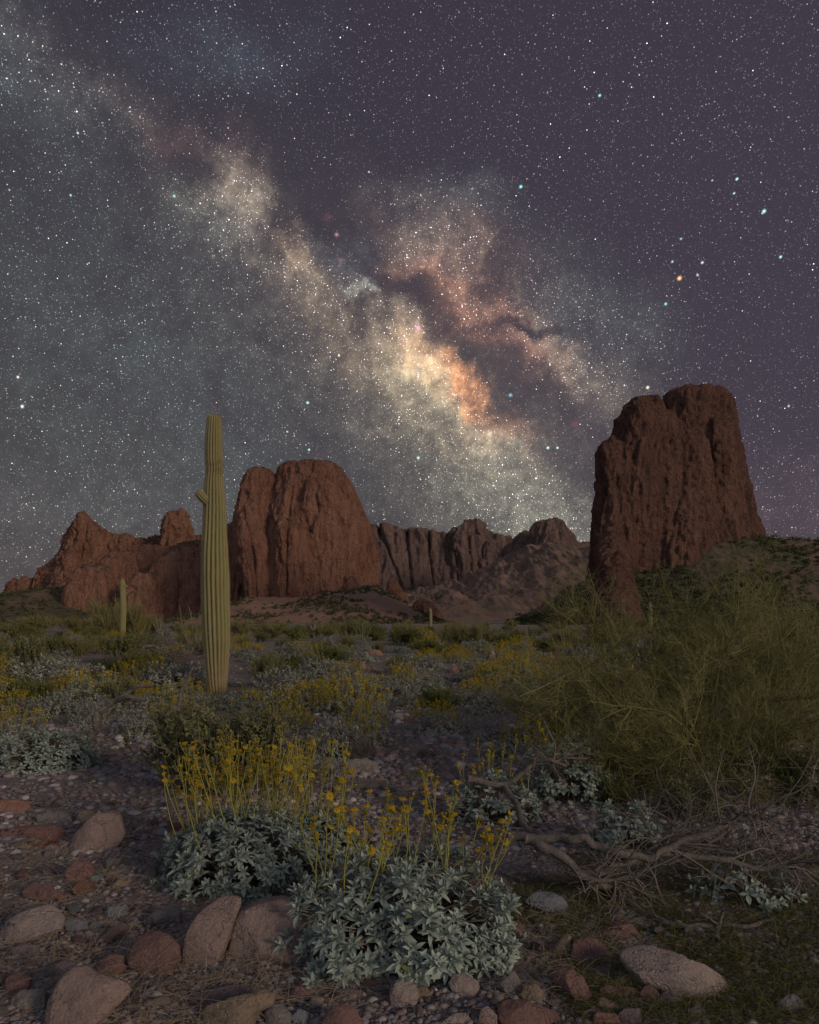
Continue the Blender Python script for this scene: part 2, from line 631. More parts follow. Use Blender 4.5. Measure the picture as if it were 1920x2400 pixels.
def cliff_mat(name, c1, c2, c3, grass=None, sc=1.0, shrub=None):
    """weathered red rock: stained by height and streaked down the faces; scrub on the gentle slopes"""
    def f(t):
        c = coords(t, kind='Object')
        cs = t.vec('MULTIPLY', c, (1, 1, .28))
        a = t.noise(cs, .045 * sc, 6, .6, .5)
        b = t.noise(cs, .22 * sc, 7, .70, .6)
        d = t.noise(c, .9 * sc, 6, .72)
        st = t.noise(t.vec('MULTIPLY', c, (1, 1, .10)), .55 * sc, 5, .65, .3)
        col = t.mix(t.mr(a, .40, .60), c1, c2)
        col = t.mix(t.mr(b, .50, .64, 0, .85), col, c3)
        col = t.mix(t.mr(st, .54, .64, 0, .32), col, tuple(.45 * k for k in c3))
        col = t.mix(t.mr(st, .44, .36, 0, .20), col, tuple(min(1, 1.5 * k) for k in c2))
        col = t.mix(t.mr(d, .56, .70, 0, .6), col, tuple(min(1, 1.7 * k) for k in c2))
        col = t.mix(t.mr(d, .44, .32, 0, .75), col, tuple(.30 * k for k in c3))
        pit = t.n('ShaderNodeTexVoronoi', feature='F1', i={'Vector': t.vec('ADD', c, t.vec('SCALE', t.noise(c, .5 * sc, 3, .6, out='Color'), scale=3.0)), 'Scale': .35 * sc})
        h = t.math('ADD', t.math('MULTIPLY', b, 5.0), t.math('MULTIPLY', d, 2.2))
        h = t.math('ADD', h, t.math('MULTIPLY', t.noise(c, 3.0 * sc, 4, .7), .7))
        h = t.math('ADD', h, t.math('MULTIPLY', st, .8))
        h = t.math('ADD', h, t.math('MULTIPLY', t.mr(pit.outputs['Distance'], 0, .35), 1.2))
        if grass is not None:
            nz = t.n('ShaderNodeSeparateXYZ', i={0: t.n('ShaderNodeNewGeometry').outputs['True Normal']}).outputs[2]
            gm = t.math('MULTIPLY', t.mr(nz, .50, .78), t.mr(t.noise(c, .10 * sc, 5, .65), .40, .55))
            gcol = t.mix(t.mr(t.noise(c, .55 * sc, 4, .7), .4, .6), grass, tuple(1.5 * k for k in grass))
            col = t.mix(gm, col, gcol)
        return col, (h, 1.0, 1.3 / sc)
    return material(name, f, .95, .1)


# ------------------------------------------------------------------ setting: ground
M = {}


def _ground(t):
    c = coords(t)
    a = t.noise(c, .35, 5, .6, .4)
    b = t.noise(c, 2.6, 6, .65)
    g = t.noise(c, 30, 5, .7)
    v = t.n('ShaderNodeTexVoronoi', feature='F1', i={'Vector': c, 'Scale': 26.0})
    v2 = t.n('ShaderNodeTexVoronoi', feature='F1', i={'Vector': t.vec('ADD', c, (3, 3, 3)), 'Scale': 75.0})
    col = t.mix(t.mr(a, .4, .6), (.22, .19, .175), (.185, .17, .17))
    col = t.mix(t.mr(b, .50, .68, 0, .7), col, (.26, .205, .195))
    col = t.mix(t.mr(g, .52, .66, 0, .7), col, (.10, .09, .09))
    pc = t.n('ShaderNodeSeparateColor', i={0: v.outputs['Color']}).outputs[0]
    col = t.mix(t.mr(v.outputs['Distance'], .42, .30, 0, .8), col, t.mix(pc, (.31, .225, .20), (.25, .25, .27)))
    h = t.math('ADD', t.mr(v.outputs['Distance'], .6, .15, 0, 1.0), t.math('MULTIPLY', t.mr(v2.outputs['Distance'], .6, .1), .5))
    h = t.math('ADD', h, t.math('MULTIPLY', g, 1.2))
    return col, (h, 1.0, .014)


M['ground'] = material('desert_floor', _ground, .95, .15)


def build_ground():
    ang = np.concatenate([np.linspace(-52, 52, 420), np.linspace(52, 308, 66)[1:-1]])
    ang = np.radians(ang)
    rad = np.concatenate([[0.02], np.geomspace(0.5, 6000, 520)])
    A, R = np.meshgrid(ang, rad, indexing='ij')
    X, Y = R * np.sin(A), R * np.cos(A)
    Z = gh(X.ravel(), Y.ravel()).reshape(X.shape)
    P = np.stack([X.ravel(), Y.ravel(), 0 * X.ravel()], 1)
    rr = R.ravel()
    fine = .022 * fbm(P * 5.0, 4) + .012 * np.maximum(0, fbm(P * 16, 3, ridged=False))
    Z = Z + (fine * (1 - sstep(8, 25, rr))).reshape(X.shape)
    V = np.stack([X.ravel(), Y.ravel(), Z.ravel()], 1)
    na, nr = X.shape
    idx = np.arange(na * nr).reshape(na, nr)
    nxt = np.roll(idx, -1, 0)
    q = np.stack([idx[:, :-1], idx[:, 1:], nxt[:, 1:], nxt[:, :-1]], -1).reshape(-1, 4)
    q = q[:, ::-1]
    return mesh('ground', V, q)


ground = obj('ground', build_ground(), M['ground'])
tag(ground, kind='structure')

# ------------------------------------------------------------------ rock masses
M['red_cliff'] = cliff_mat('red_cliff', (.30, .148, .105), (.39, .21, .148), (.155, .082, .065), (.085, .085, .055), 1.0)
M['brown_cliff'] = cliff_mat('brown_cliff', (.175, .095, .075), (.24, .135, .10), (.09, .052, .046), None, 1.3)
M['far_cliff'] = cliff_mat('far_cliff', (.205, .135, .12), (.28, .195, .165), (.095, .072, .080), (.13, .11, .08), .45)  # distance haze put into the colour: greyer and bluer than the near rock


def lobe(acc, rows, dist, kd=0.8, ex=2.6, yoff=0.0, n=56):
    """closed standing rock mass: rows of (measured y, left x, right x), dist metres away"""
    rows = sorted(rows)
    ys = np.array([r[0] for r in rows], float)
    yy = np.linspace(ys[0], ys[-1], 60)
    dv = np.broadcast_to(dist, (60,)) if np.ndim(dist) == 0 else np.linspace(dist[0], dist[1], 60)
    xl = np.interp(yy, ys, [r[1] for r in rows])
    xr = np.interp(yy, ys, [r[2] for r in rows])
    rings = []
    th = np.arange(n) * 2 * math.pi / n
    cx0 = np.sign(np.cos(th)) * np.abs(np.cos(th)) ** (2 / ex)
    cy0 = np.sign(np.sin(th)) * np.abs(np.sin(th)) ** (2 / ex)
    for y, l, r, dist in zip(yy, xl, xr, dv):
        a, b = at(l, y, dist), at(r, y, dist)
        c, h = (a + b) / 2, (b[0] - a[0]) / 2
        rings.append(np.stack([c[0] + h * cx0, dist + yoff + h * kd * cy0, np.full(n, c[2])], 1))
    rings.append(rings[-1] - np.array([0, 0, 12.0]))
    K = len(rings)
    V = np.concatenate(rings + [rings[0].mean(0)[None] + [0, 0, .3], rings[-1].mean(0)[None]])
    idx = np.arange(K * n).reshape(K, n)
    nx = np.roll(idx, -1, 1)
    q = np.stack([idx[:-1], nx[:-1], nx[1:], idx[1:]], -1).reshape(-1, 4)
    t = np.concatenate([np.stack([idx[0], nx[0] * 0 + K * n, nx[0]], -1), np.stack([idx[-1], nx[-1], nx[-1] * 0 + K * n + 1], -1)])
    acc.add(V, q, t)


def curtain(acc, pts, dist, front, back, top=2.0, step=3.0, foot=1330, bow=1.0):
    """ridge: crest through measured pts, front / back = run per metre of height"""
    px = np.array([p[0] for p in pts], float)
    py = np.array([p[1] for p in pts], float)
    xs = np.arange(px[0], px[-1] + .01, step)
    yv = np.interp(xs, px, py)
    v = np.linspace(0, 1, 34)
    z0 = at(0, foot, dist)[2]
    cols = []
    for x, y in zip(xs, yv):
        c = at(x, y, dist)
        h = c[2] - z0
        fz = c[2] - h * v
        fy = dist - top - front * h * v ** bow
        by = dist + top + back * h * v
        colm = np.concatenate([np.stack([np.full(34, c[0]), fy, fz], 1)[::-1], np.stack([np.full(34, c[0]), by, fz], 1)])
        cols.append(colm)
    K = 68
    V = np.concatenate(cols)
    N = len(cols)
    idx = np.arange(N * K).reshape(N, K)
    nx = np.roll(idx, -1, 1)
    q = np.stack([idx[:-1], idx[1:], nx[1:], nx[:-1]], -1).reshape(-1, 4)
    e = []
    for row, fl in ((idx[0], 1), (idx[-1], 0)):
        for k in range(K // 2 - 1):
            f = [row[k], row[k + 1], row[K - 2 - k], row[K - 1 - k]]
            e.append(f if fl else f[::-1])
    acc.add(V, np.concatenate([q, np.array(e)]))


def fuse(acc, voxel, amp, freq, name, stretch=.30, fine=.35, seed=0.0, z0=-6, crack=.9, lw=(1.0, .50, .36)):
    me = acc.mesh('tmp', False)
    o = bpy.data.objects.new('tmp', me)
    COL.objects.link(o)
    md = o.modifiers.new('r', 'REMESH')
    md.mode = 'VOXEL'
    md.voxel_size = voxel
    ev = o.evaluated_get(bpy.context.evaluated_depsgraph_get())
    m2 = ev.to_mesh()
    nv = len(m2.vertices)
    V = np.empty(nv * 3, np.float32)
    m2.vertices.foreach_get('co', V)
    V = V.reshape(-1, 3).astype(float)
    Nn = np.empty(nv * 3, np.float32)
    m2.vertices.foreach_get('normal', Nn)
    Nn = Nn.reshape(-1, 3)
    L = np.empty(len(m2.loops), np.int32)
    m2.loops.foreach_get('vertex_index', L)
    q = L.reshape(-1, 4)
    ev.to_mesh_clear()
    bpy.data.objects.remove(o)
    bpy.data.meshes.remove(me)
    p = V * freq + seed
    ps = p * [1, 1, stretch]
    wob = np.stack([perlin(ps * .7 + 3), perlin(ps * .7 + 8), 0 * p[:, 0]], 1) * .6
    d = amp * lw[0] * (fbm(ps + wob, 3, gain=.5, ridged=True) - .25)
    pt = p * [1, 1, stretch * .7]
    d += amp * lw[1] * fbm(pt * 3.3 + wob * 1.5, 3, ridged=True)
    d += amp * lw[2] * fbm(pt * 8.5 + wob * 3, 3, gain=.6, ridged=True)
    d += amp * fine * fbm(p * 6.0, 4, gain=.6)
    d -= amp * crack * sstep(.82, .97, fbm(p * [1.5, 1.5, .22] + 31 + wob, 1, ridged=True))
    d -= d.mean()
    hz = Nn * [1, 1, .75]
    V = V + hz * d[:, None]
    keep = V[:, 2] > z0
    kq = keep[q].all(1)
    q = q[kq]
    used = np.unique(q)
    remap = -np.ones(nv, int)
    remap[used] = np.arange(len(used))
    print(name, 'verts', len(used))
    return mesh(name, V[used], remap[q])


# right-hand tower
A = Acc()
lobe(A, [(815, 1437, 1462), (822, 1412, 1500), (832, 1400, 1524), (850, 1395, 1540), (885, 1390, 1541), (925, 1385, 1543), (960, 1380, 1551), (1010, 1372, 1560), (1060, 1365, 1570), (1095, 1360, 1578), (1120, 1350, 1590), (1160, 1330, 1598), (1300, 1310, 1606)], 262, .85)
lobe(A, [(831, 1350, 1382), (838, 1334, 1392), (852, 1318, 1400), (872, 1303, 1408), (893, 1295, 1412), (920, 1288, 1415), (945, 1278, 1415), (1000, 1270, 1420), (1300, 1255, 1430)], 250, .62)
lobe(A, [(918, 1282, 1300), (930, 1270, 1320), (950, 1261, 1330), (1000, 1257, 1345), (1060, 1254, 1350), (1120, 1249, 1355), (1160, 1245, 1360), (1230, 1245, 1362), (1300, 1247, 1365), (1340, 1245, 1370)], 247, .75)
lobe(A, [(1015, 1281, 1292), (1050, 1277, 1300), (1100, 1272, 1309), (1150, 1265, 1316), (1200, 1259, 1322), (1240, 1254, 1332), (1280, 1247, 1343), (1310, 1238, 1356), (1340, 1228, 1370)], (236, 190), 1.3, 2.0)
lobe(A, [(900, 1440, 1470), (930, 1425, 1490), (980, 1415, 1500), (1080, 1405, 1505), (1150, 1390, 1500), (1300, 1380, 1510)], 246, .62, 2.2)
lobe(A, [(1015, 1440, 1465), (1040, 1425, 1482), (1080, 1412, 1496), (1130, 1400, 1508), (1180, 1385, 1520), (1300, 1370, 1530)], 244, .6, 2.1)
lobe(A, [(845, 1345, 1365), (880, 1325, 1385), (930, 1312, 1392), (1000, 1305, 1395), (1100, 1300, 1400), (1200, 1300, 1400), (1300, 1300, 1400)], 244, .45, 2.1)
lobe(A, [(880, 1500, 1530), (930, 1490, 1546), (1000, 1488, 1560), (1080, 1490, 1572), (1150, 1495, 1590), (1300, 1495, 1600)], 250, .6, 2.2)
lobe(A, [(862, 1388, 1420), (890, 1375, 1440), (940, 1365, 1455), (1000, 1355, 1465), (1100, 1345, 1475), (1200, 1342, 1480), (1300, 1340, 1480)], 247.5, .55, 2.2)
tower = obj('rock_tower', fuse(A, .50, 2.3, .060, 'rock_tower', seed=2.3, crack=.2, stretch=.5, lw=(.85, .5, .4)), M['brown_cliff'])
tag(tower, 'tall dark red brown rock tower with narrow buttress foot, behind the green tree', 'rock tower')

# central dome
A = Acc()
lobe(A, [(972, 640, 690), (977, 610, 706), (985, 590, 716), (1000, 586, 728), (1030, 575, 745), (1070, 565, 762), (1110, 555, 776), (1150, 545, 787), (1200, 535, 795), (1235, 530, 797), (1330, 520, 800)], 440, .8)
lobe(A, [(986, 538, 560), (992, 524, 573), (1005, 515, 580), (1020, 511, 582), (1050, 505, 584), (1080, 500, 590), (1110, 492, 595), (1150, 486, 600), (1190, 490, 600), (1240, 520, 610), (1330, 530, 620)], 432, .8)
lobe(A, [(1065, 512, 530), (1085, 506, 545), (1130, 503, 560), (1180, 505, 572), (1230, 515, 575), (1330, 525, 590)], 415, .7, 2.1)
lobe(A, [(1090, 590, 625), (1120, 580, 645), (1180, 575, 655), (1330, 575, 665)], 411, .6, 2.1)
lobe(A, [(1010, 650, 700), (1060, 635, 735), (1120, 640, 765), (1200, 650, 785), (1330, 650, 790)], 418, .45, 2.3)
lobe(A, [(1105, 478, 490), (1120, 474, 498), (1180, 472, 505), (1330, 470, 520)], 470, .8)
dome = obj('rock_dome', fuse(A, .80, 3.4, .036, 'rock_dome', seed=7.1, crack=.45, stretch=.42, lw=(.85, .55, .4)), M['red_cliff'])
tag(dome, 'huge rounded red rock dome split by a dark cleft, just right of the tall cactus', 'rock dome')

# left ridge with pinnacle
A = Acc()
curtain(A, [(0, 1262), (8, 1255), (16, 1232), (28, 1217), (52, 1215), (77, 1220), (80, 1200), (110, 1180), (125, 1158), (143, 1116), (157, 1100), (166, 1082), (172, 1077), (178, 1079), (190, 1093), (215, 1112), (236, 1127), (250, 1127), (262, 1126), (288, 1136), (309, 1133), (330, 1128), (345, 1130), (405, 1129), (424, 1128), (480, 1118), (500, 1120), (540, 1150)], 640, .55, .6, 3, 2.0, foot=1290)
lobe(A, [(1074, 376, 386), (1080, 370, 392), (1095, 366, 396), (1110, 362, 400), (1125, 358, 404), (1200, 350, 410)], 620, .8)
lobe(A, [(1078, 352, 366), (1086, 349, 372), (1105, 346, 376), (1122, 344, 380), (1200, 335, 385)], 612, .8)
lobe(A, [(1080, 169, 176), (1094, 160, 190), (1115, 150, 205), (1150, 142, 222), (1230, 130, 240)], 632, .6, 2.0)
ridge = obj('rock_ridge', fuse(A, 1.0, 6.5, .040, 'rock_ridge', seed=4.4, stretch=.45, fine=.45, crack=.35, lw=(.45, .45, .30)), M['red_cliff'])
tag(ridge, 'jagged red rock ridge with sharp pinnacle and twin topped spire', 'rock ridge')

A = Acc()
lobe(A, [(1142, 385, 470), (1150, 370, 490), (1165, 350, 505), (1190, 325, 515), (1220, 310, 520), (1250, 300, 524), (1275, 296, 520), (1330, 290, 510)], 500, .6, 2.5)
lobe(A, [(1162, 235, 300), (1180, 220, 320), (1210, 200, 330), (1240, 170, 335), (1270, 150, 335), (1330, 140, 335)], 520, .6, 2.4)
lobe(A, [(1188, 180, 215), (1200, 162, 235), (1225, 148, 250), (1260, 138, 260), (1300, 135, 262), (1330, 130, 265)], 505, .8, 2.6)
lobe(A, [(1150, 300, 350), (1170, 280, 370), (1200, 260, 390), (1330, 250, 400)], 540, .6, 2.3)
lobe(A, [(1208, 285, 315), (1225, 270, 330), (1260, 258, 345), (1290, 250, 350), (1330, 246, 350)], 478, .6, 2.3)
slab = obj('rock_slab', fuse(A, 1.0, 2.6, .036, 'rock_slab', seed=1.4, stretch=.6, crack=.5, lw=(.9, .5, .4)), M['red_cliff'])
tag(slab, 'broad low red rock slabs sloping below the jagged ridge, behind the tall cactus', 'rock slab')

# pinnacles on the talus right of the dome
for rows, dist, lab in (([(1217, 824, 829), (1224, 820, 834), (1240, 815, 844), (1258, 811, 856), (1290, 806, 868)], 400, 'small pointed red rock fin beside the foot of the big dome'),
                        ([(1262, 884, 898), (1270, 872, 912), (1285, 868, 925), (1300, 868, 931), (1325, 868, 934)], 372, 'low red rock outcrop at the right end of the bare slope under the dome'),
                        ([(1216, 738, 744), (1225, 728, 752), (1240, 718, 762), (1262, 708, 772)], 392, 'little red rock knob leaning on the base of the big dome')):
    A = Acc()
    lobe(A, rows, dist, .8, 2.2)
    o = obj('rock_outcrop', fuse(A, .45, 1.6, .11, 'rock_outcrop', seed=dist * .1), M['red_cliff'])
    tag(o, lab, 'rock outcrop')

# far mountains
A = Acc()
curtain(A, [(700, 1120), (780, 1108), (800, 1104), (815, 1105), (840, 1112), (875, 1114), (930, 1122), (940, 1124), (960, 1113), (972, 1106), (980, 1096), (990, 1092), (1004, 1091), (1018, 1102), (1030, 1121), (1050, 1126), (1070, 1132), (1080, 1138), (1100, 1150), (1180, 1160), (1260, 1170)], 1500, .28, .5, 8, 2.5, foot=1265, bow=1.4)
for x0, x1, yt in ((950, 1010, 1120), (1015, 1066, 1140)):
    lobe(A, [(yt, x0 + 12, x1 - 12), (yt + 12, x0 + 4, x1 - 4), (yt + 50, x0, x1), (1270, x0 - 6, x1 + 6)], 1482, .7, 2.4)
far1 = obj('mountain', fuse(A, 2.6, 13, .0135, 'mountain', seed=3.3, stretch=.22, fine=.35, lw=(.9, .75, .45)), M['far_cliff'])
tag(far1, kind='structure')
A = Acc()
curtain(A, [(1050, 1170), (1080, 1140), (1084, 1128), (1105, 1115), (1115, 1118), (1120, 1106), (1135, 1099), (1150, 1094), (1165, 1092), (1180, 1096), (1190, 1103), (1200, 1115), (1208, 1128), (1213, 1142), (1235, 1150), (1262, 1165), (1300, 1175)], 1250, .75, .7, 4, 2.5, foot=1290)
lobe(A, [(1093, 1155, 1175), (1102, 1140, 1188), (1120, 1128, 1196), (1150, 1122, 1202), (1180, 1118, 1205), (1230, 1110, 1210)], 1190, .9, 2.2)
curtain(A, [(850, 1262), (868, 1250), (900, 1235), (960, 1222), (1000, 1208), (1030, 1197), (1080, 1172), (1130, 1165), (1190, 1175), (1250, 1200)], 1050, 1.1, .6, 4, 2.5, foot=1300)
lobe(A, [(1258, 930, 1060), (1266, 915, 1085), (1280, 905, 1100), (1320, 900, 1110)], 800, .4, 2.6)
lobe(A, [(1235, 1000, 1040), (1250, 985, 1060), (1300, 960, 1080)], 860, .8, 2.2)
lobe(A, [(1262, 872, 885), (1275, 868, 935), (1330, 862, 950)], 780, .5, 2.4)
far2 = obj('mountain_foothill', fuse(A, 2.1, 10, .016, 'mountain_foothill', seed=8.8, stretch=.45, crack=.3, fine=.4, lw=(.7, .6, .45)), M['far_cliff'])
tag(far2, kind='structure')
A = Acc()
curtain(A, [(1180, 1150), (1215, 1143), (1240, 1141), (1270, 1145), (1330, 1150), (1500, 1160)], 2100, .8, .8, 8, 4, foot=1300)
tag(obj('mountain_far', fuse(A, 9, 12, .008, 'mountain_far', seed=5.8), M['far_cliff']), kind='structure')


# ------------------------------------------------------------------ talus hills
def _hill(c1, c2, green, gd):
    def f(t):
        c = coords(t)
        a = t.noise(c, .03, 5, .6, .5)
        b = t.noise(c, .35, 6, .7)
        d = t.noise(c, 1.6, 4, .7)
        col = t.mix(t.mr(a, .38, .62), c1, c2)
        col = t.mix(t.mr(d, .55, .7, 0, .6), col, tuple(.45 * k for k in c1))
        gm = t.mr(t.math('ADD', b, t.math('MULTIPLY', a, .6)), gd, gd + .12, 0, .85)
        col = t.mix(gm, col, t.mix(t.mr(d, .4, .6), green, tuple(1.7 * k for k in green)))
        return col, (t.math('ADD', t.math('MULTIPLY', b, 3), d), .8, .6)
    return f


M['talus'] = material('talus', _hill((.33, .20, .15), (.28, .18, .135), (.08, .08, .045), .86), .95, .1)
M['green_talus'] = material('green_talus', _hill((.17, .115, .09), (.13, .095, .075), (.050, .058, .030), .76), .95, .1)


def hill(name, crest, dist, foot_dist, mat, back=.6, amp=1.2, freq=.05, conc=1.25, nx=260, nv=120, spread=1.0, gully=0.0):
    px = np.array([p[0] for p in crest], float)
    py = np.array([p[1] for p in crest], float)
    xs = np.linspace(px[0], px[-1], nx)
    ys = np.interp(xs, px, py)
    k = np.hanning(13)
    ys = np.convolve(np.pad(ys, 6, mode='edge'), k / k.sum(), 'valid')
    C = np.array([at(x, y, dist) for x, y in zip(xs, ys)])
    v = np.linspace(-back, 1, nv)
    X = np.repeat(C[:, 0:1], nv, 1)
    t = np.abs(v)[None]
    z0 = -2.0
    Y = dist - v[None] * (dist - foot_dist) + 0 * X
    Z = z0 + (C[:, 2:3] - z0) * np.where(v >= 0, (1 - t) ** conc, np.maximum(0, 1 - t / back))
    X = X * (1 + (spread - 1) * np.clip(v, 0, 1))[None]
    P = np.stack([X.ravel(), Y.ravel(), Z.ravel()], 1)
    w_ = np.clip(1 - np.abs(v), 0, 1) * np.minimum(1, .25 + np.abs(v) * 6)
    d = amp * fbm(P * freq * [1, .6, .6], 5) + .35 * amp * fbm(P * freq * 7, 3)
    if gully:
        gl = fbm(P * freq * [1.6, .35, 0] + [3, 7, 1], 4, ridged=True)
        d = d + gully * (gl - .2)
    P[:, 2] += d * np.broadcast_to(w_[None], X.shape).ravel()
    idx = np.arange(nx * nv).reshape(nx, nv)
    q = np.stack([idx[:-1, :-1], idx[:-1, 1:], idx[1:, 1:], idx[1:, :-1]], -1).reshape(-1, 4)
    o = obj(name, mesh(name, P, q), mat)
    tag(o, kind='structure')
    return P.reshape(nx, nv, 3), v


H1, hv1 = hill('hill', [(380, 1330), (450, 1300), (520, 1255), (560, 1256), (610, 1258), (660, 1255), (700, 1244), (740, 1237), (790, 1234), (830, 1252), (870, 1274), (900, 1287), (930, 1305), (960, 1322), (1000, 1340)], 398, 250, M['talus'], amp=4.0, freq=.035)
H2, hv2 = hill('hill', [(1030, 1335), (1060, 1314), (1110, 1290), (1150, 1268), (1190, 1243), (1245, 1216), (1300, 1204), (1350, 1200), (1400, 1196), (1440, 1186), (1490, 1150), (1540, 1136), (1605, 1129), (1660, 1133), (1725, 1138), (1850, 1150), (2050, 1190), (2300, 1260)], 240, 192, M['green_talus'], amp=3.0, freq=.05, nx=340)
H3, hv3 = hill('hill', [(-350, 1270), (-100, 1258), (0, 1262), (40, 1250), (90, 1236), (150, 1232), (200, 1250), (260, 1275), (330, 1300), (420, 1318)], 560, 330, M['green_talus'], amp=4.0, freq=.03)

M['pale_talus'] = material('pale_talus', _hill((.23, .15, .12), (.17, .115, .095), (.08, .075, .05), .80), .95, .1)
hill('hill', [(840, 1262), (868, 1250), (900, 1238), (960, 1226), (1000, 1208), (1030, 1194), (1080, 1166), (1110, 1152), (1160, 1150), (1215, 1150), (1260, 1175), (1310, 1200)], 1010, 560, M['pale_talus'], amp=16, freq=.014, gully=22, conc=1.0, nx=330, nv=160)
hill('hill', [(860, 1280), (880, 1268), (905, 1258), (950, 1252), (1000, 1256), (1060, 1262), (1110, 1272), (1160, 1290), (1200, 1310)], 800, 730, M['far_cliff'], amp=6, freq=.02, gully=14, conc=.55, nx=300, nv=110)


# ------------------------------------------------------------------ branching plants
def grow(P, n, length, spread, upb=0.2, lo=.25, hi=1.0, K=7, wob=.15, lvar=.35, g=None):
    """n children on every parent polyline in P (N,K,3) -> (N*n,K,3)"""
    g = g or rng
    N, Kp, _ = P.shape
    s = g.uniform(lo, hi, (N, n)) * (Kp - 1)
    i = np.minimum(s.astype(int), Kp - 2)
    f = (s - i)[..., None]
    ar = np.arange(N)[:, None]
    base = P[ar, i] * (1 - f) + P[ar, i + 1] * f
    tang = normz(P[ar, i + 1] - P[ar, i])
    d = normz(tang + spread * g.normal(size=(N, n, 3)) + np.array([0, 0, upb]))
    base, d = base.reshape(-1, 3), d.reshape(-1, 3)
    L = length * g.uniform(1 - lvar, 1 + lvar, len(base))
    return curve(base, d, L, K, upb * .5, wob, g)


def curve(base, d, L, K=7, upb=.1, wob=.15, g=None):
    g = g or rng
    out = [base]
    for k in range(K - 1):
        d = normz(d + wob * g.normal(size=d.shape) + np.array([0, 0, upb / K * 3]))
        out.append(out[-1] + d * (L / (K - 1))[:, None])
    return np.stack(out, 1)


def taper(N, K, r0, r1, var=.2, g=None):
    g = g or rng
    return np.linspace(r0, r1, K)[None] * g.uniform(1 - var, 1 + var, (N, 1))


def tube_mesh(name, sets, sides=(5,), g=None):
    a = Acc()
    g = g or rng
    for (P, R), s in zip(sets, sides):
        V, q, ix = tubes(P, R, s)
        a.add(V, q, a=g.uniform(0, .9, len(P))[ix])
    return a.mesh(name)


M['brittle'] = leaf_mat('brittle_leaf', (.25, .315, .27), (.43, .49, .425), (.17, .20, .07), .85, .15)
M['brittle_far'] = leaf_mat('brittle_leaf_far', (.28, .32, .27), (.46, .48, .41), (.34, .29, .21), .85, .15)
M['stem'] = leaf_mat('green_stem', (.24, .24, .06), (.36, .33, .07), None, .8, .1)
M['woody'] = leaf_mat('woody_stem', (.13, .11, .09), (.23, .20, .17), None, .9, 0.0)
M['flower'] = leaf_mat('yellow_flower', (.36, .26, .012), (.50, .37, .02), (.45, .20, .02), .7, .2)
M['jojoba'] = leaf_mat('olive_leaf', (.12, .14, .055), (.25, .26, .105), (.26, .18, .07), .75, .2)
M['creosote'] = leaf_mat('dark_olive_leaf', (.10, .12, .04), (.22, .23, .075), (.28, .25, .06), .8, .2)
M['verde'] = leaf_mat('green_bark_twig', (.17, .165, .065), (.29, .27, .11), None, .8, .05)
M['verde_far'] = leaf_mat('green_twig_far', (.18, .17, .07), (.28, .26, .11), None, .8, .1)
M['deadtwig'] = leaf_mat('dead_twig', (.11, .095, .082), (.21, .18, .155), None, .95, 0)
M['straw'] = leaf_mat('straw', (.30, .25, .19), (.50, .42, .32), None, .9, .2)
M['deadwood'] = bark_mat('dead_wood', (.20, .17, .155), (.105, .085, .075))
M['greybark'] = bark_mat('grey_dead_bark', (.095, .085, .08), (.18, .155, .14))
M['greenbark'] = bark_mat('green_bark', (.20, .19, .06), (.12, .12, .045))


def rosettes(tips, dirs, nleaf, L, W, g, lod=0, lspread=.9, droop=.25):
    """leaf whorls at the branch tips"""
    N = len(tips)
    dirs = normz(dirs)
    ref = normz(g.normal(size=(N, 3)))
    U = normz(np.cross(dirs, ref))
    Vv = np.cross(dirs, U)
    k = np.arange(nleaf)
    phi = k * 2.399 + g.uniform(0, 6.3, (N, 1))
    el = np.linspace(1.25, .12, nleaf)[None] + g.normal(0, .12, (N, nleaf))      # angle off the axis: outer leaves wide, inner upright
    el = el * lspread
    d = dirs[:, None] * np.cos(el)[..., None] + (U[:, None] * np.cos(phi)[..., None] + Vv[:, None] * np.sin(phi)[..., None]) * np.sin(el)[..., None]
    d[..., 2] -= droop * np.linspace(1, 0, nleaf)[None]
    back = np.linspace(.55, 0, nleaf)[None, :, None] * L * .9
    B = tips[:, None] - dirs[:, None] * back
    sz = g.uniform(.65, 1.1, (N, nleaf)) * np.linspace(1.0, .55, nleaf)[None]
    nrm = dirs[:, None] + 0 * d + g.normal(0, .15, d.shape)
    V, q, ix = leaves(B.reshape(-1, 3), d.reshape(-1, 3), nrm.reshape(-1, 3), (L * sz).ravel(), (W * sz).ravel(), fold=.35, curl=g.uniform(.05, .5, N * nleaf), lod=lod)
    tint = np.clip(np.repeat(g.uniform(.1, .8, N), nleaf) + g.normal(0, .15, N * nleaf), 0, .9)
    tint[g.random(N * nleaf) < .025] = 1.0
    return V, q, tint[ix]


def dome_tips(n, rx, ry, rz, g, jit=.10, zlo=.05, lump=.18):
    """points on and just inside a bushy dome, with outward directions"""
    u = g.normal(size=(n * 3, 3))
    u[:, 2] = np.abs(u[:, 2]) * 1.0 - .12
    u = normz(u)[: n]
    lumpv = 1 + lump * perlin(u * 2.3 + g.uniform(0, 50)) * 2 + .10 * perlin(u * 5 + g.uniform(0, 50)) * 2
    r = lumpv * (1 - np.abs(g.normal(0, jit, n)))
    P = u * r[:, None] * [rx, ry, rz]
    P[:, 2] = np.maximum(P[:, 2] + zlo * rz, .015)
    D_ = normz(u * [1 / rx, 1 / ry, 1.0 / rz] + [0, 0, .9 / max(rx, rz)])
    return P, D_


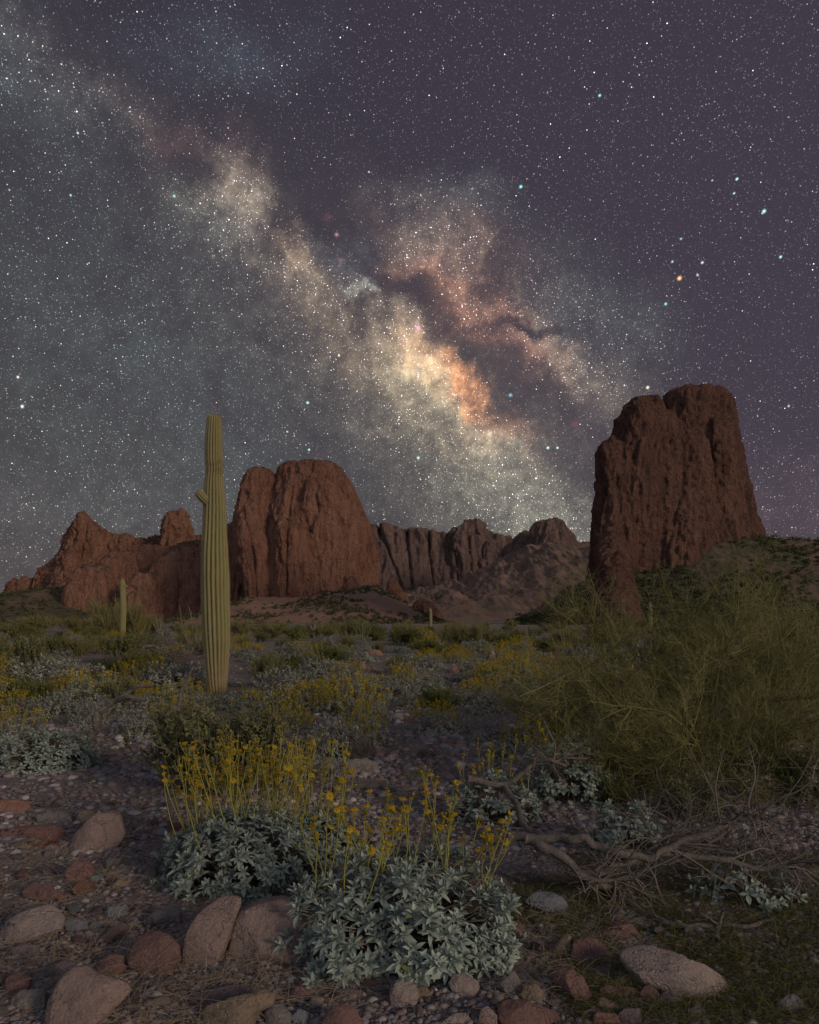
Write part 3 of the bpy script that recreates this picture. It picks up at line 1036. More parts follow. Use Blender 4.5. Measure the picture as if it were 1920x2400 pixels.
def stems_to(tips, g, r0=.006, r1=.0025, root=.06, K=6):
    N = len(tips)
    base = g.normal(0, root, (N, 3)) * [1, 1, 0]
    t = np.linspace(0, 1, K)[None, :, None]
    P = base[:, None] * (1 - t) + tips[:, None] * t
    P[..., 2] = tips[:, None, 2] * (t[..., 0] ** .75) - .02 * (1 - t[..., 0])
    P[:, 1:-1] += g.normal(0, .012, (N, K - 2, 3))
    return P, taper(N, K, r0, r1, .3, g)


def flower_head(c, d, size, g, n=12):
    """daisy: ring of ray petals round a raised disc"""
    a = Acc()
    d = unit(d)
    u = unit(np.cross(d, unit(g.normal(size=3))))
    v = np.cross(d, u)
    ph = np.arange(n) * 2 * math.pi / n + g.uniform(0, 1)
    pd = (u[None] * np.cos(ph)[:, None] + v[None] * np.sin(ph)[:, None]) + d * .15
    V, q, ix = leaves(np.repeat(c[None], n, 0) + pd * size * .15, pd, np.repeat(d[None], n, 0), size * g.uniform(.8, 1.05, n), size * .24, fold=.1, curl=.35, lod=1)
    a.add(V, q, a=g.uniform(.2, .8))
    IV, IT = icos(1)
    a.add(c + d * size * .08 + IV * size * .3, t=IT, a=.97)
    return a


def flower_stalk(base, d, L, g, root, size=.016, nb=4):
    """one leafless flower stem with a loose head of daisies and buds"""
    base, d = np.asarray(base, float)[None], unit(d)[None]
    P = curve(base, d, np.array([L]), 9, .25, .05, g)
    a = Acc()
    V, q, _ = tubes(P, taper(1, 9, .0025, .0017, 0), 5)
    a.add(V, q, a=g.uniform(.2, .9))
    Bp = grow(P, nb, L * .20, .45, .5, .66, 1.0, 4, .08, g=g)
    Bp = np.concatenate([Bp, curve(P[:, -1], normz(P[:, -1] - P[:, -2]), np.array([L * .06]), 4, .1, .05, g)])
    V, q, _ = tubes(Bp, taper(len(Bp), 4, .0017, .0012, 0), 4)
    a.add(V, q, a=g.uniform(.2, .9))
    so = obj('flower_stalk', a.mesh('flower_stalk'), M['stem'], root)
    f = Acc()
    IV, IT = icos(1)
    for k, b in enumerate(Bp):
        c, dd = b[-1], unit(b[-1] - b[-2])
        if g.random() < .52:
            h = flower_head(c, unit(dd + g.normal(0, .3, 3)), size * g.uniform(.7, 1.15), g)
            for vv, aa in zip(h.v, h.a):
                pass
            f.add(np.concatenate(h.v), np.concatenate(h.q), np.concatenate(h.t), np.concatenate(h.a))
        else:
            f.add(c + IV * [1, 1, .8] * g.uniform(.0045, .007), t=IT, a=g.uniform(.3, 1))
    obj('flower_cluster', f.mesh('flower_cluster'), M['flower'], so)


def brittlebush(name, rx, ry, rz, ntip, nleaf, L, W, g, nstalk=0, stalkL=.3, lod=0, mats='brittle', stalk_dir=(0, 0, 1), sspread=.3, fl=0, flarea=1.0):
    """mound of grey-green leaves on woody stems; nstalk single flower stems, or fl small flowers as one part"""
    root = bpy.data.objects.new(name, None)
    COL.objects.link(root)
    tips, dr = dome_tips(ntip, rx, ry, rz, g)
    a = Acc()
    V, q, t = rosettes(tips, dr, nleaf, L, W, g, lod)
    a.add(V, q, a=t)
    obj('foliage', a.mesh('foliage'), M[mats], root)
    sel = g.random(ntip) < (.7 if lod == 0 else .35)
    obj('stems', tube_mesh('stems', [stems_to(tips[sel] * .97, g)], (4,), g), M['woody'], root)
    for k in range(nstalk):
        i = g.integers(ntip)
        while tips[i][1] < -.15 * ry and g.random() < .9 or tips[i][2] < .45 * rz:
            i = g.integers(ntip)
        b = tips[i] * [.85, .85, .9]
        flower_stalk(b, np.array(stalk_dir) + g.normal(0, sspread, 3) * [1, .7, .2] + tips[i] * [.9 / rx, .3 / ry, 0] * .35, stalkL * g.uniform(.55, 1.2), g, root)
    if fl:
        cand = np.argsort(-(tips[:, 2] / rz + g.normal(0, .3, ntip)))[: max(6, int(ntip * flarea))]
        i = g.choice(cand, fl)
        b = tips[i]
        Pn = curve(b, normz(dr[i] * .6 + [0, 0, 1.0] + g.normal(0, .25, (fl, 3))), stalkL * g.uniform(.5, 1.2, fl), 4, .2, .06, g)
        obj('flower_stalks', tube_mesh('flower_stalks', [(Pn, taper(fl, 4, .0026, .002, .1, g))], (3,), g), M['stem'], root)['kind'] = 'stuff'
        c = np.repeat(Pn[:, -1], 3, 0) + g.normal(0, .016, (fl * 3, 3))
        dd = normz(g.normal(size=(fl * 3, 3)) + [0, 0, .8])
        V1, q1, ix = leaves(c - dd * .012, dd, g.normal(size=dd.shape), .030, .011, lod=2)
        V2, q2, ix2 = leaves(c - np.roll(dd, 1, 1) * .010, np.roll(dd, 1, 1), g.normal(size=dd.shape), .026, .010, lod=2)
        f = Acc()
        f.add(V1, q1, a=g.uniform(0, .9, len(c))[ix])
        f.add(V2, q2, a=g.uniform(0, .9, len(c))[ix2])
        obj('flowers', f.mesh('flowers'), M['flower'], root)['kind'] = 'stuff'
    return root


def leafy_bush(name, rx, ry, rz, g, n1=14, n2=9, n3=7, nl=7, L=.024, W=.008, mat='jojoba', wood='woody', r=(.010, .005, .0025), lod=2, upright=.5, ldir=.8, ext=1.0):
    root = bpy.data.objects.new(name, None)
    COL.objects.link(root)
    th = g.uniform(0, 6.283, n1)
    sp = np.sqrt(g.uniform(.02, 1, n1))
    d0 = normz(np.stack([np.cos(th) * sp * rx, np.sin(th) * sp * ry, np.full(n1, rz * .75)], 1))
    reach = 1 / np.sqrt((d0[:, 0] / rx) ** 2 + (d0[:, 1] / ry) ** 2 + (d0[:, 2] / rz) ** 2)
    P1 = curve(np.stack([np.cos(th) * sp * .08, np.sin(th) * sp * .08, -.03 + 0 * th], 1), d0, reach * .78, 7, .12, .10, g)
    size = (rx + ry + rz) / 3
    P2 = grow(P1, n2, size * .45, .55, upright * .4, .2, 1.0, 6, .14, g=g)
    P3 = grow(P2, n3, size * .24, .6, upright * .5, .15, 1.0, 5, .16, g=g)
    P3[..., 2] = np.maximum(P3[..., 2], .012)
    sets = [(P1, taper(len(P1), 7, r[0], r[1], .2, g)), (P2, taper(len(P2), 6, r[1], r[2], .2, g)), (P3, taper(len(P3), 5, r[2], r[2] * .5, .2, g))]
    obj('branches', tube_mesh('branches', sets, (5, 4, 3), g), M[wood], root)
    if nl:
        s = g.uniform(.1, 1, (len(P3), nl)) * 4
        i = np.minimum(s.astype(int), 3)
        f = (s - i)[..., None]
        ar = np.arange(len(P3))[:, None]
        B = (P3[ar, i] * (1 - f) + P3[ar, i + 1] * f).reshape(-1, 3)
        tg = normz(P3[ar, i + 1] - P3[ar, i]).reshape(-1, 3)
        dd = normz(tg * .5 + g.normal(0, ldir, B.shape) + [0, 0, .35])
        sz = g.uniform(.6, 1.2, len(B))
        V, q, ix = leaves(B, dd, g.normal(size=B.shape), L * sz, W * sz, fold=.15, curl=.15, lod=lod)
        cl = np.clip(.45 + .5 * perlin(B * 3.0 / size), 0, .9)
        t = np.clip(cl + g.normal(0, .18, len(B)), 0, .9)
        t[g.random(len(B)) < .03] = 1
        a = Acc()
        a.add(V, q, a=t[ix])
        obj('foliage', a.mesh('foliage'), M[mat], root)
    return root


def ocotillo(name, n, H, g, spread=.35, r=.016, mat='stem', lean=(0, 0)):
    root = bpy.data.objects.new(name, None)
    COL.objects.link(root)
    th = g.uniform(0, 6.283, n)
    d = normz(np.stack([np.cos(th) * spread * g.uniform(.2, 1.3, n) + lean[0], np.sin(th) * spread * g.uniform(.2, 1.3, n) + lean[1], np.ones(n)], 1))
    P = curve(np.stack([np.cos(th) * .05, np.sin(th) * .05, -.05 + 0 * th], 1), d, H * g.uniform(.65, 1.08, n), 14, .05, .045, g)
    a = Acc()
    V, q, ix = tubes(P, taper(n, 14, r, r * .35, .15, g), 5)
    a.add(V, q, a=g.uniform(.1, .8, n)[ix])
    obj('canes', a.mesh('canes'), M['ocotillo'], root)
    Q = P[:, 2:].reshape(-1, 3)
    Q = np.repeat(Q, 14, 0) + g.normal(0, .012, (len(Q) * 14, 3)) + np.stack([0 * g.random(len(Q) * 14)] * 2 + [g.uniform(-.12, .12, len(Q) * 14)], 1)
    V, q, ix = leaves(Q, g.normal(size=Q.shape) + [0, 0, .5], g.normal(size=Q.shape), .03, .008, lod=2)
    a = Acc()
    a.add(V, q, a=g.uniform(0, .9, len(Q))[ix])
    obj('foliage', a.mesh('foliage'), M['jojoba'], root)
    return root


M['ocotillo'] = leaf_mat('cane', (.14, .14, .07), (.22, .20, .11), None, .9, 0)


# ------------------------------------------------------------------ saguaro cactus
def _cactus(t):
    rib = t.n('ShaderNodeAttribute', attribute_name='rib').outputs['Fac']
    age = t.n('ShaderNodeAttribute', attribute_name='age').outputs['Fac']
    scar = t.n('ShaderNodeAttribute', attribute_name='scar').outputs['Fac']
    c = coords(t)
    a = t.noise(t.vec('MULTIPLY', c, (1, 1, .4)), 9, 5, .65)
    b = t.noise(c, 60, 4, .7)
    col = t.mix(t.mr(a, .35, .65), (.145, .15, .060), (.20, .19, .080))
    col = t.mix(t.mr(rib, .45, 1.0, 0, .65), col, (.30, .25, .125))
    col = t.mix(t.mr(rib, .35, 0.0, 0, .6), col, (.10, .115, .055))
    col = t.mix(t.mr(b, .6, .75, 0, .35), col, (.15, .10, .06))
    col = t.mix(t.math('MULTIPLY', age, t.mr(a, .3, .7, .5, 1.0)), col, (.26, .18, .12))
    col = t.mix(scar, col, (.13, .075, .05))
    return col, (t.math('ADD', b, t.math('MULTIPLY', t.noise(c, 25, 4), 1.5)), .45, .012)


M['cactus'] = material('cactus_skin', _cactus, .8, .25)
M['spine'] = material('spine', lambda t: ((.40, .33, .24), None), .8, .2)


def cactus_column(Cc, Rr, ribs, g, nth=6, groove=.16, creases=(), bend=0.0, age0=0.0):
    """Cc (K,3) centre line, Rr (K) radius"""
    Cc, Rr = np.asarray(Cc, float), np.asarray(Rr, float)
    K = len(Cc)
    T = normz(np.gradient(Cc, axis=0))
    U = normz(np.cross(T, np.array([0, 1, 0.02])))
    Vv = np.cross(T, U)
    n = ribs * nth
    th = np.arange(n) * 2 * math.pi / n
    s = np.linspace(0, 1, K)
    zz = Cc[:, 2]
    ph = th[None] + .10 * np.sin(zz * 1.1)[:, None] + .02 * perlin(np.stack([zz * 3, 0 * zz, 0 * zz], 1))[:, None]
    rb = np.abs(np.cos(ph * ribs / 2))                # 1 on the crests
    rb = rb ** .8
    vary = fbm(np.stack([np.cos(th)[None] + 0 * ph, np.sin(th)[None] + 0 * ph, zz[:, None] * 1.3 + 0 * ph], -1).reshape(-1, 3) * 1.4, 3).reshape(K, n)
    R = Rr[:, None] * (1 - groove * (1 - rb)) * (1 + .040 * vary) * (1 + .022 * perlin(np.stack([zz * 2.2, 0 * zz + 3, 0 * zz], 1)))[:, None]
    P = Cc[:, None] + U[:, None] * (np.cos(th)[None] * R)[..., None] + Vv[:, None] * (np.sin(th)[None] * R)[..., None]
    V = np.concatenate([P.reshape(-1, 3), Cc[-1:] + T[-1:] * Rr[-1] * .2])
    idx = np.arange(K * n).reshape(K, n)
    nx = np.roll(idx, -1, 1)
    q = np.stack([idx[:-1], nx[:-1], nx[1:], idx[1:]], -1).reshape(-1, 4)
    t = np.stack([idx[-1], nx[-1], 0 * idx[-1] + K * n], -1)
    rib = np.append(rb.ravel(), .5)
    age = np.append((sstep(1.1, 0.15, zz)[:, None] * .55 + sstep(.02, -.1, vary) * 0 + age0 + 0 * ph).ravel(), 0)
    sc = .9 * sstep(.62, .75, fbm(np.stack([np.cos(th)[None] * 3 + 0 * ph, np.sin(th)[None] * 3 + 0 * ph, zz[:, None] * 3.2 + 0 * ph], -1).reshape(-1, 3), 2, gain=.7).reshape(K, n) + .12)
    for z0, w0, a0 in creases:
        line = np.exp(-((zz[:, None] - z0 - .03 * np.sin(th * 3)[None]) / w0) ** 2)
        sc = np.maximum(sc, a0 * line * np.clip(.6 + vary, 0, 1))
    me = mesh('trunk', V, q, t, True, {'rib': rib, 'age': age, 'scar': np.append(sc.ravel(), 0)})
    # spines on the crests
    kk = np.arange(2, K - 1, 2)
    cr = np.arange(0, n, 1)
    crest = [j for j in range(n) if True]
    pts, nr = [], []
    for k in kk:
        best = np.where((rb[k] >= np.roll(rb[k], 1)) & (rb[k] > np.roll(rb[k], -1)))[0]
        for j in best:
            pts.append(P[k, j])
            nr.append(unit(P[k, j] - Cc[k]))
    pts, nr = np.array(pts), np.array(nr)
    m = 5
    B = np.repeat(pts, m, 0)
    d = normz(np.repeat(nr, m, 0) + g.normal(0, .6, (len(B), 3)))
    Ls = g.uniform(.012, .03, len(B)) * (Rr.mean() / .2 + .2)
    Q = np.stack([B - d * .004, B + d * Ls[:, None] * .5, B + d * Ls[:, None]], 1)
    Vs, qs, _ = tubes(Q, np.tile([.0011, .0008, .0002], (len(Q), 1)), 3)
    return me, mesh('spines', Vs, qs)


def spans(rows, dist, base, K=150, step=None):
    """centre line and radius from measured (y, left, right) rows"""
    rows = sorted(rows, reverse=True)
    ys = np.linspace(rows[0][0], rows[-1][0], K)
    xp = [r[0] for r in rows][::-1]
    l = np.interp(ys, xp, [r[1] for r in rows][::-1])
    r = np.interp(ys, xp, [r[2] for r in rows][::-1])
    C, R = [], []
    for y, a, b in zip(ys, l, r):
        p, q = at(a, y, dist), at(b, y, dist)
        C.append((p + q) / 2 - base)
        R.append((q[0] - p[0]) / 2)
    C, R = np.array(C), np.array(R)
    ker = np.hanning(7) / np.hanning(7).sum()
    R = np.convolve(np.pad(R, 3, mode='edge'), ker, 'valid')
    for i in range(3):
        C[:, i] = np.convolve(np.pad(C[:, i], 3, mode='reflect', reflect_type='odd'), ker, 'valid')
    return C, R


g = np.random.default_rng(31)
sb = gp(459, 1459)
SAG_D = sb[1]
rows = [(1475, 440, 476), (1455, 440, 477), (1435, 436, 478), (1400, 433, 481), (1350, 429, 484), (1300, 427, 484), (1250, 425, 483), (1200, 424, 482), (1150, 425, 479), (1120, 427, 477), (1080, 428.5, 475.5),
        (1060, 429, 474), (1030, 430.5, 471.5), (1010, 432, 469.5), (1000, 433.5, 468.5), (992, 434, 469), (984, 434, 469.5), (976, 433, 469), (968, 432, 468.5), (940, 432, 468), (915, 433, 467.5), (898, 435, 467), (886, 436, 466), (879, 438, 465), (875.5, 440, 462.5), (873.8, 444, 459), (873, 450, 454)]
saguaro = empty('saguaro_cactus', sb)
tag(saguaro, 'tall single column saguaro cactus with one small bud arm high on its left side', 'cactus')
Cc, Rr = spans(rows, SAG_D, sb, 300)
zc = [at(0, y, SAG_D)[2] - sb[2] for y in (979, 993, 1001, 1310, 1060)]
me, sp = cactus_column(Cc, Rr, 18, g, 10, groove=.18, creases=((zc[0], .03, .9), (zc[1], .022, .7), (zc[2], .02, .55)))
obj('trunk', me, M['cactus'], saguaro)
obj('spines', sp, M['spine'], saguaro)['kind'] = 'stuff'
arm_rows = []
a0, a1 = at(437, 1058, SAG_D - .12) - sb, at(414.5, 1034, SAG_D - .20) - sb
tt = np.linspace(0, 1, 26)[:, None]
Ca = a0 * (1 - tt) + a1 * tt
Ra = .078 * np.interp(tt[:, 0], [0, .25, .6, .85, .95, 1], [.72, .95, 1.0, .85, .6, .25])
me, sp = cactus_column(Ca, Ra, 11, g, 6, groove=.26)
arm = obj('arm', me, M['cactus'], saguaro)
obj('spines', sp, M['spine'], arm)['kind'] = 'stuff'

for (x, y0, y1, wpx, dist, lab) in ((257.5, 1218, 1330, 12.5, 34, 'pale young saguaro standing among feathery bushes left of the tall cactus'),
                                    (906, 1281, 1340, 6.5, 62, 'small distant saguaro post in the gap between the rock dome and the far mountains'),
                                    (1368, 1267, 1345, 8.5, 46, 'short slim saguaro standing in front of the foot of the rock tower')):
    b = at(x, y1, dist)
    b[2] = g1z(b[0], b[1]) - .1
    o = empty('saguaro_cactus', b)
    tag(o, lab, 'cactus')
    H = at(x, y0, dist)[2] - b[2]
    s = np.linspace(0, 1, 60)
    R = wpx * DS / F_PX * dist / 2 * np.interp(s, [0, .2, .6, .93, .98, 1], [.85, .95, 1.03, .95, .62, .15])
    C = np.stack([.05 * np.sin(s * 3), 0 * s, s * H], 1)
    me, sp = cactus_column(C, R, 16, g, 4)
    obj('trunk', me, M['cactus'], o)
    if dist == 34:
        t2 = np.linspace(0, 1, 16)[:, None]
        me, sp = cactus_column(np.array([.1, 0, H * .86]) + t2 * [.16, -.03, .12], R.max() * .55 * np.interp(t2[:, 0], [0, .5, .9, 1], [.8, 1, .7, .2]), 10, g, 4)
        obj('arm', me, M['cactus'], o)


# ------------------------------------------------------------------ hero brittlebushes in the foreground
def place(o, p, rz=0.0, sc=1.0):
    o.location = p
    o.rotation_euler = (0, 0, rz)
    o.scale = (sc, sc, sc) if not hasattr(sc, '__len__') else sc
    return o


g = np.random.default_rng(101)
b = brittlebush('brittlebush', .43, .36, .285, 640, 13, .053, .0098, g, nstalk=50, stalkL=.29, stalk_dir=(.10, .05, 1.0), sspread=.34)
place(b, gp(842, 2005) + [0, .10, 0])
tag(b, 'large silvery leaved bush with tall yellow flower stalks, nearest the camera between the rocks', 'shrub')
g = np.random.default_rng(102)
b = brittlebush('brittlebush', .37, .34, .30, 480, 13, .052, .0095, g, nstalk=96, stalkL=.34, stalk_dir=(-.02, .05, 1.0), sspread=.28)
place(b, gp(492, 1862) + [0, .12, 0])
tag(b, 'silvery bush with dense yellow stalks directly in front of the dark olive shrub', 'shrub')
g = np.random.default_rng(103)
b = brittlebush('brittlebush', .40, .34, .30, 330, 12, .054, .0105, g)
place(b, gp(72, 1622) + [0, .15, 0])
tag(b, 'round grey green bush at the left edge behind the gravel patch', 'shrub')
g = np.random.default_rng(104)
b = brittlebush('brittlebush', .20, .20, .24, 90, 10, .055, .014, g)
place(b, gp(1345, 1830) + [0, .25, 0])
tag(b, 'small grey green bush growing up between the forked dead branches', 'shrub')
g = np.random.default_rng(105)
b = brittlebush('brittlebush', .30, .26, .24, 150, 9, .050, .014, g, nstalk=18, stalkL=.22, stalk_dir=(.2, 0, 1), sspread=.4)
place(b, gp(1040, 1735) + [0, .1, 0])
tag(b, 'shaded grey bush with yellow daisies under the arching dead branch', 'shrub')
g = np.random.default_rng(106)
b = brittlebush('brittlebush', .30, .26, .38, 190, 9, .052, .014, g, nstalk=10, stalkL=.22, stalk_dir=(-.2, 0, 1), sspread=.5)
place(b, gp(1215, 1712) + [0, .35, 0])
tag(b, 'shaded broad leaved bush at the left foot of the green tree', 'shrub')
g = np.random.default_rng(107)
b = brittlebush('brittlebush', .22, .18, .16, 45, 9, .042, .012, g)
place(b, gp(1590, 1905) + [0, .1, 0])
tag(b, 'sparse low grey plant among the bare twigs at the lower right', 'shrub')

g = np.random.default_rng(108)
b = brittlebush('brittlebush', .24, .22, .22, 210, 12, .052, .0095, g, nstalk=22, stalkL=.34, sspread=.2)
place(b, gp(652, 1818) + [0, .12, 0])
tag(b, 'small silvery bush filling the gap between the two front bushes', 'shrub')

# dark olive shrub in front of the cactus
g = np.random.default_rng(110)
b = leafy_bush('jojoba_bush', .60, .46, .62, g, 20, 11, 8, 9, .030, .0085, 'jojoba', upright=.8, lod=1)
place(b, gp(462, 1690) + [0, .25, 0])
tag(b, 'dense dark olive leafy shrub below and in front of the tall cactus', 'shrub')

# ------------------------------------------------------------------ green barked tree on the right
g = np.random.default_rng(120)


def pts_curve(pts, dists, base, n=9):
    P = np.array([at(x / DS, y / DS, d) for (x, y), d in zip(pts, dists)]) - base
    s = np.linspace(0, len(P) - 1, n)
    out = np.stack([np.interp(s, np.arange(len(P)), P[:, i]) for i in range(3)], 1)
    k = np.array([.25, .5, .25])
    for i in range(3):
        out[1:-1, i] = np.convolve(out[:, i], k, 'valid')
    return out


def verde(name, base, limbs, g, n2, n3, n4, n5, L2, L3, L4, L5, rt=.022, up=.25, mat='verde', rsc=1.0):
    root = empty(name, base)
    P1 = np.stack(limbs)
    R1 = np.linspace(rt, .006 * rsc, P1.shape[1])[None] * g.uniform(.75, 1.1, (len(P1), 1))
    V, q, ix = tubes(P1, R1, 8)
    a = Acc()
    a.add(V, q, a=g.uniform(.2, .8, len(P1))[ix])
    obj('trunk', a.mesh('trunk'), M['greenbark'], root)
    P2 = grow(P1, n2, L2, .55, up, .22, 1.0, 8, .12, g=g)
    P3 = grow(P2, n3, L3, .55, up, .15, 1.0, 7, .13, g=g)
    P4 = grow(P3, n4, L4, .55, up * .8, .1, 1.0, 6, .14, g=g)
    P5 = grow(P4, n5, L5, .6, up * .5, .1, 1.0, 4, .16, g=g)
    ok = lambda P: P[P[..., 2].min(1) > -.02]
    P3, P4, P5 = ok(P3), ok(P4), ok(P5)
    obj('limbs', tube_mesh('limbs', [(P2, taper(len(P2), 8, .0075 * rsc, .0035 * rsc, .25, g)), (P3, taper(len(P3), 7, .004 * rsc, .0022 * rsc, .25, g))], (6, 5), g), M[mat], root)
    obj('twigs', tube_mesh('twigs', [(P4, taper(len(P4), 6, .0023 * rsc, .0014 * rsc, .25, g)), (P5, taper(len(P5), 4, .0015 * rsc, .0008 * rsc, .25, g))], (3, 3), g), M[mat], root)
    # tiny leaflets along the twigs
    s = g.uniform(0, 1, (len(P5), 3)) * 3
    i = np.minimum(s.astype(int), 2)
    f = (s - i)[..., None]
    ar = np.arange(len(P5))[:, None]
    B = (P5[ar, i] * (1 - f) + P5[ar, i + 1] * f).reshape(-1, 3)
    V, q, ix = leaves(B, g.normal(size=B.shape) + [0, 0, .5], g.normal(size=B.shape), .010 * rsc, .0026 * rsc, lod=2)
    a = Acc()
    a.add(V, q, a=g.uniform(0, .9, len(B))[ix])
    obj('foliage', a.mesh('foliage'), M['creosote'], root)
    return root


tb = gp(1445, 1648)
def lm(pts, ds):
    return pts_curve([(1608, 1897)] + pts, [tb[1]] + ds, tb)
D0 = tb[1]
limbs = [lm([(1560, 1800), (1487, 1704), (1426, 1617), (1347, 1542)], [D0 - .05, D0 - .1, D0 - .15, D0 - .2]),
         lm([(1550, 1790), (1495, 1690), (1440, 1600), (1400, 1530), (1385, 1470)], [D0, D0 + .1, D0 + .2, D0 + .3, D0 + .3]),
         lm([(1600, 1780), (1591, 1646), (1587, 1563), (1584, 1510)], [D0, D0 + .1, D0 + .1, D0 + .1]),
         lm([(1650, 1780), (1667, 1693), (1667, 1635), (1690, 1540), (1730, 1460)], [D0 - .1, D0 - .1, D0 - .1, D0, D0]),
         lm([(1700, 1800), (1746, 1732), (1767, 1678), (1810, 1610), (1900, 1540), (1990, 1480)], [D0 - .1, D0 - .2, D0 - .2, D0 - .25, D0 - .3, D0 - .3]),
         lm([(1660, 1830), (1760, 1760), (1860, 1730), (1980, 1690)], [D0 - .1, D0 - .2, D0 - .3, D0 - .3]),
         lm([(1560, 1840), (1480, 1790), (1420, 1760), (1360, 1730)], [D0 - .2, D0 - .3, D0 - .4, D0 - .5]),
         lm([(1640, 1750), (1720, 1620), (1800, 1540), (1860, 1460)], [D0 + .2, D0 + .4, D0 + .5, D0 + .6]),
         lm([(1600, 1780), (1560, 1650), (1520, 1570), (1490, 1510)], [D0 + .3, D0 + .5, D0 + .6, D0 + .7]),
         lm([(1640, 1850), (1650, 1800), (1640, 1750), (1600, 1700)], [D0 - .3, D0 - .5, D0 - .6, D0 - .7]),
         lm([(1680, 1850), (1760, 1820), (1830, 1790), (1900, 1800)], [D0 - .3, D0 - .4, D0 - .5, D0 - .6]),
         lm([(1570, 1860), (1520, 1840), (1480, 1800), (1430, 1830)], [D0 - .1, D0 - .2, D0 - .2, D0 - .2])]
tree = verde('palo_verde_tree', tb, limbs, g, 12, 7, 6, 3, .44, .28, .15, .08, .024, up=.08, rsc=.72)
tag(tree, 'wide spreading green barked tree with a haze of fine bare twigs, nearest at right', 'tree')

g = np.random.default_rng(121)
tb2 = gp(1795, 1560)
limbs = []
for k, (dx, dz, dy) in enumerate(((-.9, .45, 0), (-.6, .6, .3), (-.25, .7, 0), (.1, .85, -.2), (.6, .85, .1), (-1.3, .5, -.2), (-1.4, .3, .2), (1.0, .8, 0), (-.8, .4, -.5), (0, .7, .6))):
    limbs.append(curve(np.zeros((1, 3)), unit([dx, dy, dz])[None], np.array([math.hypot(dx, dz, dy)]), 9, .15, .10, g)[0])
t2 = verde('palo_verde_tree', tb2, limbs, g, 9, 7, 6, 2, .58, .34, .22, .12, .030, up=.2, rsc=1.0)
tag(t2, 'thin green tree behind the nearest one, at the right edge', 'tree')
g = np.random.default_rng(122)
tb3 = gp(1290, 1560)
limbs = []
for k, (dx, dz, dy) in enumerate(((-.9, .2, 0), (-.5, .3, .3), (-.1, .35, 0), (.3, .38, -.2), (.7, .3, .1), (-1.0, .12, -.2), (.9, .2, .2), (0, .2, -.6))):
    limbs.append(curve(np.zeros((1, 3)), unit([dx, dy, dz])[None], np.array([math.hypot(dx, dz, dy)]), 9, .15, .10, g)[0])
t3 = verde('palo_verde_tree', tb3, limbs, g, 10, 7, 6, 2, .26, .20, .14, .09, .020, up=.10, rsc=.9)
tag(t3, 'low rounded green twiggy tree at the left side of the nearest tree', 'tree')


# ------------------------------------------------------------------ dead wood
def log(name, runs, label, cat='dead branch', mat='greybark', twigs=0, g=None, tw=.25, ref=None):
    """runs: list of (points [(x, y, dist)], r0, r1); first run is the main stem, the others forks"""
    g = g or rng
    p0 = np.array(at(*runs[0][0][0]))
    root = empty(name, p0)
    allp = []
    for k, (pts, r0, r1) in enumerate(runs):
        P = []
        for p in pts:
            q_ = at(*p)
            if q_[2] < g1z(q_[0], q_[1]) + .7 * r0:
                q_ = gp(p[0], p[1])
                q_[2] += .8 * r0
            P.append(q_)
        P = np.array(P) - p0
        n = max(14, len(pts) * 7)
        s = np.linspace(0, len(P) - 1, n)
        Q = np.stack([np.interp(s, np.arange(len(P)), P[:, i]) for i in range(3)], 1)
        for _ in range(2):
            Q[1:-1] = (Q[:-2] + 2 * Q[1:-1] + Q[2:]) / 4
        L = np.linalg.norm(Q[-1] - Q[0])
        jt = np.stack([perlin(np.stack([s * 1.4, 0 * s + c_ * 9 + k, 0 * s], 1)) for c_ in range(3)], 1)
        Q[1:-1] += .016 * max(.3, min(L, 1.2)) * jt[1:-1] * (.5 if r0 < .015 else 1)
        R = np.linspace(r0, r1, n) * (1 + .15 * perlin(np.stack([s * 1.7, 0 * s + k, 0 * s + 3], 1)))
        V, q, _ = tubes(Q[None], R[None], 14)
        ax = np.repeat(Q, 14, 0)
        dirs = normz(V - ax)
        nz = fbm(np.stack([np.tile(np.arange(14) * 1.9, n), np.repeat(s * .5, 14), np.full(n * 14, k * 7.0)], 1), 3, ridged=True)
        nz2 = fbm(V * 14 + k, 3)
        V = V + dirs * (np.repeat(R, 14) * (.26 * nz + .10 * nz2))[:, None]
        c0, c1 = V[:14].mean(0), V[-14:].mean(0)
        m = len(V)
        V = np.concatenate([V, [c0 - .2 * r0], [c1 + .2 * r1]])
        i = np.arange(14)
        t = np.concatenate([np.stack([0 * i + m, i, (i + 1) % 14], 1), np.stack([0 * i + m + 1, m - 14 + (i + 1) % 14, m - 14 + i], 1)])
        obj('stem' if k == 0 else 'fork', mesh('stem', V, q, t), M[mat], root)
        allp.append(Q)
    if twigs:
        c = np.stack([q_[np.linspace(len(q_) * .25, len(q_) - 1, 9).astype(int)] for q_ in allp])
        T1 = grow(c, twigs, tw, 1.2, -.05, .1, 1, 7, .22, g=g)
        T2 = grow(T1, 4, tw * .5, .9, -.05, .2, 1, 5, .25, g=g)
        obj('twigs', tube_mesh('twigs', [(T1, taper(len(T1), 7, .0045, .002, .3, g)), (T2, taper(len(T2), 5, .002, .001, .3, g))], (5, 4), g), M['deadtwig'], root)
    return tag(root, label, cat)


